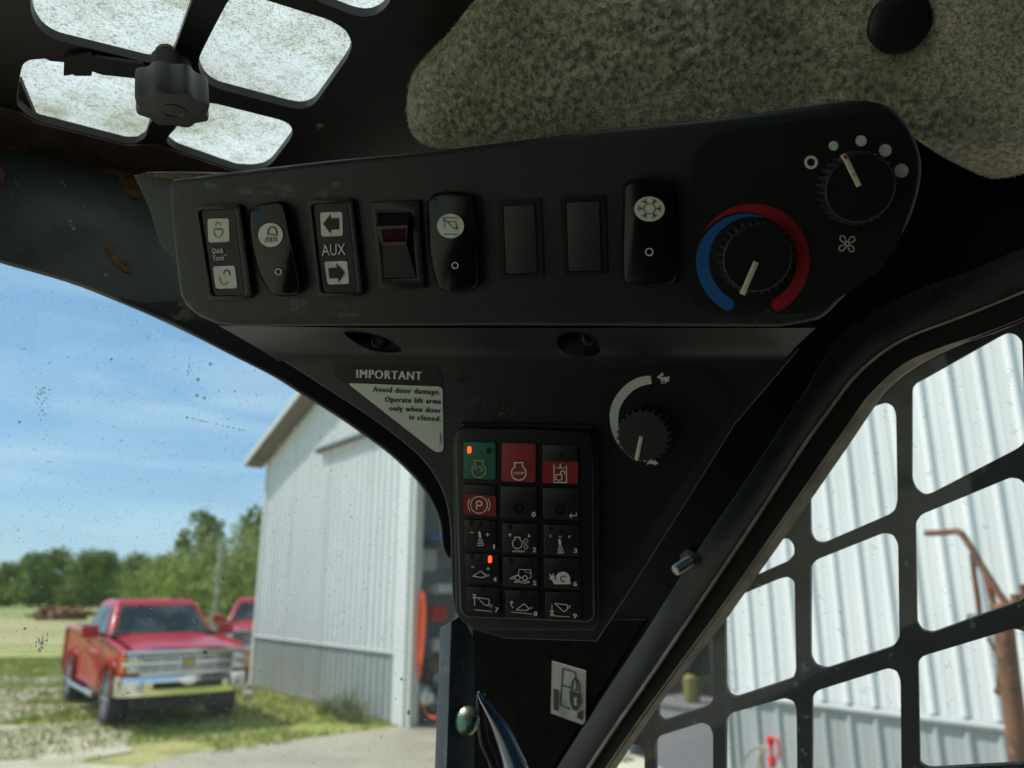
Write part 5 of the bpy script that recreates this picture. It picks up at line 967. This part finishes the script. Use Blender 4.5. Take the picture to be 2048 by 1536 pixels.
def ic_(nme, items, w=1.4, m=None):
    q = MB(); w *= 1.25
    for it in items:
        if it[0] == 's': q.stroke(PL, it[1], it[2] if len(it) > 2 else w, HI, m5)
        elif it[0] == 'c': q.stroke(PL, it[1], it[2] if len(it) > 2 else w, HI, m5, closed=True)
        elif it[0] == 'r': x, y = m5(it[1], it[2]); q.ring(PL, x, y, it[3]/3.574-w*0.5, it[3]/3.574+w*0.5, HI, 24, a0=it[4] if len(it) > 4 else 0, a1=it[5] if len(it) > 5 else 2*PI)
        elif it[0] == 'f': q.flat(PL, [m5(*p) for p in it[1]], HI)
        elif it[0] == 't': q.text(PL, it[1], m5(*it[2]), m5(*it[3]), it[4]/3.574*1.08, HI, bold=0.035)
    q.build('symbol', m or K['print'], ko[nme], smooth=None)
rad = math.radians
ic_('start', [('r', 278, 362, 49, rad(-62), rad(242)), ('s', [(255, 320), (247, 290), (310, 290), (303, 320)]), ('r', 274, 358, 25, rad(180), rad(350)), ('f', [(290, 355), (312, 350), (300, 372)])], 2.0, mat('tan_print', (0.45, 0.36, 0.22), 0.6))
ic_('stop', [('r', 563, 378, 52, rad(-62), rad(242)), ('s', [(538, 333), (530, 305), (592, 305), (589, 335)]), ('t', 'STOP', (527, 390), (600, 390), 19)], 1.9)
ic_('lock', [('s', [(815, 320), (815, 445), (905, 447), (903, 325)], 2), ('s', [(830, 342), (890, 342)]), ('s', [(860, 312), (860, 342)]), ('c', [(828, 390), (872, 392), (872, 425), (850, 432), (830, 425)]), ('s', [(865, 390), (862, 372), (875, 360), (890, 370), (890, 388)])], 1.5)
ic_('brake', [('r', 279, 607, 60), ('r', 279, 607, 78, rad(-35), rad(35)), ('r', 279, 607, 78, rad(145), rad(215)), ('s', [(262, 640), (262, 585), (280, 578), (300, 590), (296, 612), (265, 612)], 2.6)], 1.4)
ic_('zero', [('t', '0', (657, 692), (681, 693), 34)]); ic_('enter', [('s', [(975, 662), (975, 684), (928, 684)], 1.6), ('s', [(943, 668), (926, 684), (943, 700)], 1.6)])
jst = lambda x, y: [('f', [(x-8, y), (x+10, y+2), (x+16, y+45), (x-2, y+45)])]+[('s', [(x-6-3*k, y+55+14*k), (x+8, y+60+14*k), (x+22+5*k, y+54+14*k)], 1.9) for k in range(4)]
ic_('one', jst(280, 797)+[('s', [(217, 803), (240, 806)]), ('s', [(328, 819), (353, 819)]), ('s', [(340, 807), (340, 832)]), ('t', '1', (382, 922), (391, 922), 32)])
ic_('two', [('r', 553, 884, 35, rad(-65), rad(245)), ('s', [(538, 852), (533, 838), (573, 838), (568, 854)]), ('c', [(612, 845), (632, 867), (620, 867), (620, 885), (604, 885), (604, 867), (594, 867)], 1.0), ('c', [(614, 927), (632, 907), (621, 907), (621, 890), (606, 890), (606, 907), (597, 907)], 1.0), ('f', [(500, 808), (511, 822), (504, 822), (504, 833), (496, 833), (496, 822), (489, 822)]), ('f', [(636, 842), (647, 828), (640, 828), (640, 817), (632, 817), (632, 828), (625, 828)]), ('t', 'n/min', (519, 944), (603, 946), 18), ('t', '2', (662, 944), (685, 945), 32)])
ic_('three', jst(852, 850)+[('t', 'I', (786, 838), (792, 838), 16), ('t', 'H', (850, 843), (867, 843), 16), ('t', 'F', (921, 843), (936, 843), 16), ('t', '3', (955, 950), (978, 951), 32)])
ic_('four', [('s', [(222, 1048), (245, 1051)]), ('s', [(332, 1063), (356, 1063)]), ('s', [(344, 1051), (344, 1076)]), ('c', [(235, 1116), (290, 1080), (325, 1108), (315, 1124), (290, 1126)]), ('s', [(325, 1108), (355, 1104)], 1.1), ('s', [(322, 1118), (352, 1114)], 1.1), ('t', '4', (378, 1154), (404, 1155), 32)])
ic_('five', [('c', [(560, 1108), (566, 1068), (648, 1072), (652, 1125), (600, 1145)], 1.3), ('r', 554, 1128, 17), ('r', 607, 1130, 17), ('c', [(498, 1137), (520, 1118), (528, 1135)], 1.3), ('s', [(520, 1125), (555, 1105)]), ('s', [(605, 1070), (612, 1090), (648, 1095)], 1.0), ('s', [(530, 1152), (642, 1156)], 1.3), ('s', [(530, 1162), (560, 1158), (600, 1168), (640, 1162)], 1.3), ('t', '5', (664, 1180), (687, 1181), 32)])
sn = [(780, 1105), (790, 1100), (795, 1112), (806, 1115), (803, 1097), (811, 1097), (818, 1118), (822, 1140), (830, 1150), (828, 1115), (850, 1090), (885, 1084), (915, 1097), (930, 1125), (928, 1158), (942, 1160), (925, 1174), (815, 1174), (800, 1145), (780, 1132), (790, 1122)]
ic_('six', [('f', sn), ('t', '6', (955, 1186), (978, 1187), 32)])
q = MB(); x, y = m5(882, 1135); q.ring(PL, x, y, 4.5, 6.5, HI+.0002, 20, rad(60), rad(330)); q.build('snail_spiral', K['ink'], ko['six'], smooth=None)
bk = lambda x, y: [('c', [(x, y), (x+88, y+12), (x+88, y+48), (x+70, y+62), (x+52, y+54)], 1.6)]
ic_('seven', [('s', [(232, 1247), (262, 1250)]), ('s', [(247, 1325), (247, 1256)]), ('s', [(235, 1275), (247, 1256), (260, 1275)]), ('c', [(268, 1268), (352, 1281), (350, 1315), (335, 1326), (318, 1322)], 1.5), ('s', [(350, 1312), (378, 1328)], 1.1), ('s', [(340, 1325), (372, 1340)], 1.1), ('s', [(247, 1356), (370, 1368)], 1.3), ('t', '7', (393, 1372), (415, 1374), 32)])
ic_('eight', [('s', [(525, 1345), (510, 1325), (512, 1297)]), ('s', [(500, 1310), (513, 1295), (524, 1310)]), ('c', [(545, 1358), (600, 1313), (635, 1345), (620, 1362)], 1.6), ('s', [(635, 1343), (664, 1337)], 1.1), ('s', [(632, 1352), (660, 1348)], 1.1), ('s', [(508, 1373), (660, 1387)], 1.3), ('t', '8', (670, 1400), (694, 1401), 32)])
ic_('nine', [('s', [(800, 1320), (800, 1378)]), ('s', [(786, 1362), (800, 1380), (816, 1362)]), ('s', [(786, 1388), (816, 1390)]), ('c', [(820, 1310), (912, 1322), (910, 1352), (890, 1370), (875, 1362)], 1.6), ('s', [(912, 1335), (935, 1326)], 1.1), ('s', [(908, 1348), (932, 1340)], 1.1), ('s', [(788, 1398), (925, 1407)], 1.3), ('t', '9', (952, 1416), (976, 1417), 32)])
q = MB(); x, y = m5(563, 633); q.ring(PL, x, y, 6.5, 9.5, HK+.0003, 24); q.build('dimple', K['gloss'], ko['zero'], smooth=None)
q = MB(); x, y = m5(857, 640); q.ring(PL, x, y, 6.5, 9.5, HK+.0003, 24); q.build('dimple', K['gloss'], ko['enter'], smooth=None)
def led(nme, x, y, on=False):
    w_, h_ = (13, 24) if on else (12, 22)
    q = MB(); q.prism(PL, fillet([m5(x-w_, y-h_), m5(x+w_, y-h_), m5(x+w_, y+h_), m5(x-w_, y+h_)], 3), HK-.0002, HK+.0005); q.build('indicator_light', K['led'] if on else K['ledoff'], ko[nme], smooth=None, label='lit red indicator' if on else None)
for a in (('start', 209, 214, True), ('start', 346, 222), ('lock', 861, 245), ('one', 222, 740), ('one', 287, 748), ('one', 351, 755), ('two', 497, 768), ('two', 636, 775), ('three', 790, 782), ('three', 859, 785), ('three', 931, 786), ('four', 228, 980), ('four', 292, 990), ('four', 357, 997, True), ('five', 503, 1013), ('five', 640, 1020), ('six', 860, 1030), ('seven', 305, 1218), ('eight', 580, 1248), ('nine', 863, 1262)): led(*a)

# ---- right-hand side of the cab
sw = thing('side_wall_panel', 'near-black inner side panel between the console and the diagonal window frame', 'panel', DF.at(1300, 900))
barO = sp2([(1000, 1712), (1133, 1506), (1199, 1403), (1298, 1253), (1386, 1113), (1494, 954), (1600, 794), (1640, 728), (1678, 677), (1717, 641), (1782, 602), (1847, 573), (1939, 539), (2017, 505), (2160, 447), (2600, 262)], 4)
barI = sp2([(1060, 1712), (1173, 1536), (1232, 1447), (1300, 1349), (1400, 1200), (1500, 1050), (1600, 896), (1652, 823), (1704, 755), (1746, 716), (1787, 687), (1834, 664), (1926, 630), (2048, 581), (2160, 534), (2600, 349)], 4)
sealL = sp2([(1100, 1702), (1240, 1492), (1345, 1345), (1451, 1200), (1580, 1015), (1704, 836), (1743, 784), (1808, 727), (1886, 693), (1965, 667), (2048, 635), (2160, 590), (2600, 405)], 4)
sealR = sp2([(1120, 1712), (1240, 1526), (1330, 1395), (1449, 1243), (1480, 1200), (1590, 1045), (1691, 900), (1751, 812), (1787, 768), (1827, 734), (1860, 716), (1912, 690), (1991, 667), (2048, 646), (2160, 604), (2600, 425)], 4)
q = MB(); q.prism(DF, [(x+14, y+8) for x, y in barO]+[(2600, -250), (1500, 250), (1000, 700), (945, 1180), (935, 1712)], -0.012, -0.003); q.build('sheet', mat('unlit_black_paint', (0.0035, 0.004, 0.005), 0.55, spec=0.15), sw, smooth=None)  # paint blackened to stand for the unlit side of the cab
fr = thing('side_window_frame', 'semi-gloss black diagonal frame bar bordering the guarded side window', 'window frame', DF.at(1400, 1150))
q = MB(); q.prism(DF, barO+barI[::-1], -0.006, 0.004); q.build('frame_bar', K['framepaint'], fr, bevel=0.0012, segs=3, top=DF.n)
lip = [(x+2.2*sx, y+2.2*sy) for (x, y), (sx, sy) in zip(barI, [(0.84, 0.55)]*len(barI))]
q = MB(); q.prism(DF, barI+lip[::-1], -0.006, 0.0052); q.build('pale_lip', K['seal'], fr, smooth=None)  # thin pale strip along the bar's inner edge
q = MB(); q.prism(DF.off(-0.010), [(x-8, y-6) for x, y in barI]+[(x+4, y+4) for x, y in sealL][::-1], -0.012, 0.0); q.build('channel', K['gasket'], fr, smooth=None)
q = MB(); mid_ = [(a[0]*0.55+b[0]*0.45, a[1]*0.55+b[1]*0.45) for a, b in zip(sealL, sealR)]
q.loft([[DF.at(*a, -0.008), DF.at(*m_, -0.0125), DF.at(*b, -0.0212), DF.at(*b, -0.0216), DF.at(*a, -0.020)] for a, m_, b in zip(sealL, mid_, sealR)]); q.build('seal', K['seal'], fr, smooth=20)
q = MB(); mid = [((a[0]+b[0])/2, (a[1]+b[1])/2) for a, b in zip(barI, barI)]
swn = thing('side_window', 'smeared side window pane in front of the black guard', 'window', DF.at(1800, 1100))
q = MB(); q.flat(DF.off(-0.022), [(1000, 1800), (1000, 1600), (1400, 1150), (1650, 780), (1800, 640), (2650, 330), (2650, 1800)], 0); q.build('pane', K['sideglass'], swn, smooth=None)
gd = thing('side_guard', 'black steel window guard with rounded rectangular openings in front of the white wall', 'window guard', DF.at(1800, 1200))
GP = DF.off(-0.05)
cells = [[(1824, 960), (1824, 776), (1832, 766), (1845, 760), (2001, 672), (2017, 665), (2032, 669), (2044, 682), (2051, 870), (2047, 888), (2034, 898), (1862, 987), (1848, 990), (1832, 978)],
 [(1619, 905), (1630, 885), (1750, 812), (1772, 805), (1786, 812), (1792, 828), (1795, 1000), (1790, 1020), (1777, 1030), (1647, 1086), (1631, 1084), (1621, 1068)],
 [(1621, 1132), (1634, 1119), (1767, 1066), (1786, 1069), (1796, 1087), (1799, 1275), (1786, 1294), (1652, 1338), (1631, 1332), (1621, 1314)],
 [(1831, 1045), (1843, 1029), (2021, 955), (2040, 958), (2056, 975), (2056, 1188), (2042, 1202), (1865, 1266), (1845, 1262), (1834, 1246)],
 [(1450, 1135), (1560, 1079), (1577, 1076), (1588, 1090), (1589, 1108), (1577, 1122), (1460, 1174), (1448, 1160)],
 [(1450, 1215), (1464, 1197), (1560, 1157), (1577, 1153), (1589, 1163), (1592, 1340), (1586, 1357), (1471, 1395), (1458, 1390), (1451, 1373)],
 [(1836, 1324), (1846, 1312), (2028, 1257), (2048, 1262), (2058, 1280), (2058, 1515), (2045, 1528), (1857, 1538), (1840, 1528)],
 [(1624, 1394), (1635, 1381), (1778, 1336), (1794, 1342), (1801, 1360), (1804, 1660), (1624, 1690)],
 [(1451, 1440), (1463, 1426), (1570, 1396), (1587, 1402), (1593, 1418), (1596, 1700), (1451, 1730)],
 [(1311, 1484), (1318, 1472), (1404, 1445), (1419, 1451), (1426, 1467), (1426, 1740), (1311, 1760)],
 [(1316, 1300), (1410, 1250), (1426, 1262), (1427, 1396), (1419, 1411), (1327, 1442), (1316, 1434)],
 [(1200, 1520), (1262, 1488), (1280, 1490), (1289, 1505), (1289, 1760), (1200, 1780)],
 [(2086, 640), (2250, 560), (2250, 780), (2090, 860)], [(2090, 935), (2250, 860), (2250, 1110), (2094, 1185)], [(2094, 1250), (2250, 1190), (2250, 1500), (2096, 1530)]]
q = MB(); q.holes(GP, [(1050, 1900), (1050, 1600), (1400, 1080), (1640, 760), (1760, 620), (2650, 300), (2650, 1900)], [fillet(c, 6, 2) for c in cells], -0.005, 0.0); q.build('guard_plate', K['gridsteel'], gd, smooth=None)

# threaded bolt sticking out of the side panel
tbx = lab_thing('threaded_stud', 'short zinc threaded stud poking out beside the diagonal frame bar', 'stud', DF, 1365, 1130)
p0 = DF.at(1388, 1116, -0.003); z1 = (p0-C0).dot(FW)-0.022; p1 = at_z(1351, 1141, z1); ax = (p1-p0).normalized(); ln_ = (p1-p0).length; pr = []; nt_ = 12
for k in range(nt_): pr += [(0.0044, ln_*0.25+ln_*0.7*k/nt_), (0.0033, ln_*0.25+ln_*0.7*(k+0.5)/nt_)]
q = MB(); q.lathe(p0, ax, [(0.001, ln_*0.2)]+pr+[(0.0042, ln_*0.96), (0.0025, ln_), (0.0002, ln_)], 20); q.build('thread', K['zinc'], tbx, smooth=None)
q = MB(); q.lathe(p0, ax, [(0.001, 0.0), (0.0095, 0.0), (0.0095, 0.0065), (0.005, 0.0075)], 6); q.build('nut', K['grip'], tbx, smooth=None)
# liner, sticker and blue handle low in the corner
cl_ = lab_thing('corner_liner', 'dark brown fabric liner in the gap below the keypad', 'liner', DF, 1030, 1400)
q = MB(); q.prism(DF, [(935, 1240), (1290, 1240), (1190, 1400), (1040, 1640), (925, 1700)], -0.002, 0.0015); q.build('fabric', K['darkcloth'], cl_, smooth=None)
st_ = lab_thing('lock_sticker', 'small cream sticker with a black loader and padlock pictogram below the keypad', 'sticker', DF, 1138, 1385)
def m6(x, y): return 860+x/4.57, 1200+y/4.57
DS = DF.off(0.0035)
q = MB(); q.prism(DS, [m6(*p) for p in ((1115, 560), (1425, 650), (1420, 1105), (1395, 1140), (1105, 1035))], -0.0008, 0.0); q.build('backing', K['cream2'], st_, smooth=None)
q = MB(); q.flat(DS, [m6(*p) for p in ((1130, 810), (1180, 825), (1175, 1020), (1128, 1002))], 0.0004); q.flat(DS, [m6(*p) for p in ((1345, 1030), (1400, 1005), (1395, 1098), (1345, 1082))], 0.0004)
q.stroke(DS, [(1190, 960), (1215, 628), (1328, 662), (1345, 825), (1318, 820)], 2.8, 0.0004, m6); q.stroke(DS, [(1202, 778), (1290, 802)], 2.8, 0.0004, m6); q.stroke(DS, [(1180, 880), (1198, 885)], 2.8, 0.0004, m6); q.stroke(DS, [(1188, 962), (1275, 990)], 2.2, 0.0004, m6); q.flat(DS, [m6(*p) for p in ((1250, 985), (1285, 992), (1268, 1010))], 0.0005)
q.stroke(DS, [(1297, 830), (1302, 750), (1325, 715), (1348, 735), (1366, 790), (1368, 855)], 3.0, 0.0006, m6); q.build('loader_pictogram', K['ink'], st_, smooth=None)
q = MB(); q.flat(DS, [m6(*p) for p in fillet([(1265, 810), (1396, 852), (1393, 960), (1345, 1030), (1295, 1008), (1265, 940)], 12, 3)], 0.0006); q.build('padlock_halo', K['cream2'], st_, smooth=None)
q = MB(); q.flat(DS, [m6(*p) for p in fillet([(1274, 822), (1387, 860), (1384, 950), (1340, 1020), (1300, 1000), (1276, 935)], 12, 3)], 0.0009); pk = q.build('padlock_body', K['ink'], st_, smooth=None)
q = MB(); x, y = m6(1329, 905); q.disc(DS, x, y, 3.6, 0.0011, 12, ry=4.4); q.flat(DS, [m6(*p) for p in ((1322, 912), (1336, 912), (1344, 968), (1314, 958))], 0.00115); q.build('keyhole', K['cream2'], pk, smooth=None)
gh = thing('grab_handle', 'glossy blue-black curved grab handle rising at the bottom beside the bolted post', 'handle', at_z(1000, 1460, 0.55))
path = [(957, 1384, 4), (966, 1398, 11), (983, 1425, 17), (1003, 1460, 24), (1020, 1500, 30), (1034, 1545, 36), (1044, 1640, 40)]
q = MB(); q.tube(spline([at_z(x, y, 0.545) for x, y, r in path], 5), [v.x*1.15/FPX*0.545 for v in spline([Vector((r, 0, 0)) for _, _, r in path], 5)], 20, flatten=0.55); q.build('bar', K['blueshine'], gh)
q = MB(); q.tube(spline([at_z(x, y, 0.56) for x, y in ((962, 1390), (962, 1430), (968, 1480), (975, 1500), (990, 1540), (1000, 1640))], 5), 0.0035, 10); q.build('cable', K['gasket'], gh)

# ---- felt headliner with its plug
hl = thing('headliner', 'grey-brown fuzzy wool felt pad bulging under the roof above the console', 'headliner', PF.at(1400, 100))
fo = [(945, -120), (925, -10), (904, 56), (860, 105), (826, 149), (815, 204), (819, 250), (838, 280), (875, 294), (970, 300), (1150, 300), (1400, 280), (1620, 240), (1740, 215), (1800, 232), (1850, 283), (1913, 324), (1987, 354), (2060, 345), (2200, 330), (2260, 100), (2260, -120), (1600, -160)]
fo = sp2(fo+[fo[0]], 9)[:-1]; ctr = (1500, 40); NR = 46; rings = []
def felt_h(x, y, t_):
    e = min(1.0, (1-t_)/0.20); h = 0.034*math.sqrt(max(0, 1-(1-e)**2))
    h += 0.006*noise.noise(Vector((x*0.006, y*0.006, 1)))*e - 0.010*math.exp(-((x-1560-(y)*0.5)/150.0)**2)*e + 0.012*math.exp(-((x-2000)/170.0)**2)*e
    return h+0.0012*noise.noise(Vector((x*0.05, y*0.05, 0)))
for k in range(NR+1):
    t_ = 1-(k/NR)**1.6*0.97; rings.append([PF.at(ctr[0]+(x-ctr[0])*t_, ctr[1]+(y-ctr[1])*t_, felt_h(ctr[0]+(x-ctr[0])*t_, ctr[1]+(y-ctr[1])*t_, t_)) for x, y in fo])
q = MB(); q.loft(rings, False, True); pad = q.build('felt_pad', K['felt'], hl, smooth=80)
vs = []; fs = []; nf = len(fo); invm = WM[hl.name].inverted()
for _ in range(120000):
    i = rng.integers(0, nf); k = min(NR-1, int(NR*rng.uniform(0, 1)**0.75)); a, b, c = rings[k][i], rings[k][(i+1) % nf], rings[k+1][i]; nrm = (b-a).cross(c-a)
    if nrm.length < 1e-10: continue
    nrm.normalize()
    if nrm.dot(C0-a) < 0: nrm = -nrm
    p = a+(b-a)*rng.uniform(0, 1)+(c-a)*rng.uniform(0, 1); d = Vector(rng.normal(0, 1, 3)); d = (d-nrm*d.dot(nrm)).normalized()
    ln_ = rng.uniform(0.0015, 0.0045); lift = nrm*rng.uniform(0.0003, 0.0016); w_ = d.cross(nrm)*rng.uniform(0.00006, 0.00014); p1 = p+d*ln_*0.5+lift+d.cross(nrm)*rng.normal(0, 0.0006); p2 = p+d*ln_+nrm*rng.uniform(0, 0.0014)
    b0 = len(vs); vs += [invm @ (p-w_), invm @ (p+w_), invm @ (p1+w_), invm @ (p1-w_), invm @ p2]; fs += [(b0, b0+1, b0+2, b0+3), (b0+3, b0+2, b0+4)]
me = bpy.data.meshes.new('fibres'); me.from_pydata(vs, [], fs); me.materials.append(K['fibre']); fb = bpy.data.objects.new('fibres', me); COL.objects.link(fb); fb.parent = hl; fb['kind'] = 'stuff'
pc = PF.at(1800, 46, 0.040); rr_ = 59/FPX*(pc-C0).dot(FW); axp = (PF.n*0.6+(C0-pc).normalized()*0.4).normalized()
pg = thing('round_plug', 'round black rubber plug pressed into the felt at the top right', 'plug', pc)
q = MB(); q.lathe(pc, axp, [(rr_*0.96, -0.01), (rr_, 0.0), (rr_*0.97, 0.0018), (rr_*0.8, 0.0028), (rr_*0.4, 0.0032), (0.0001, 0.0033)], 48, fn=lambda k: 1+0.015*math.sin(k*0.9)); q.build('disc', K['plastic2'], pg)
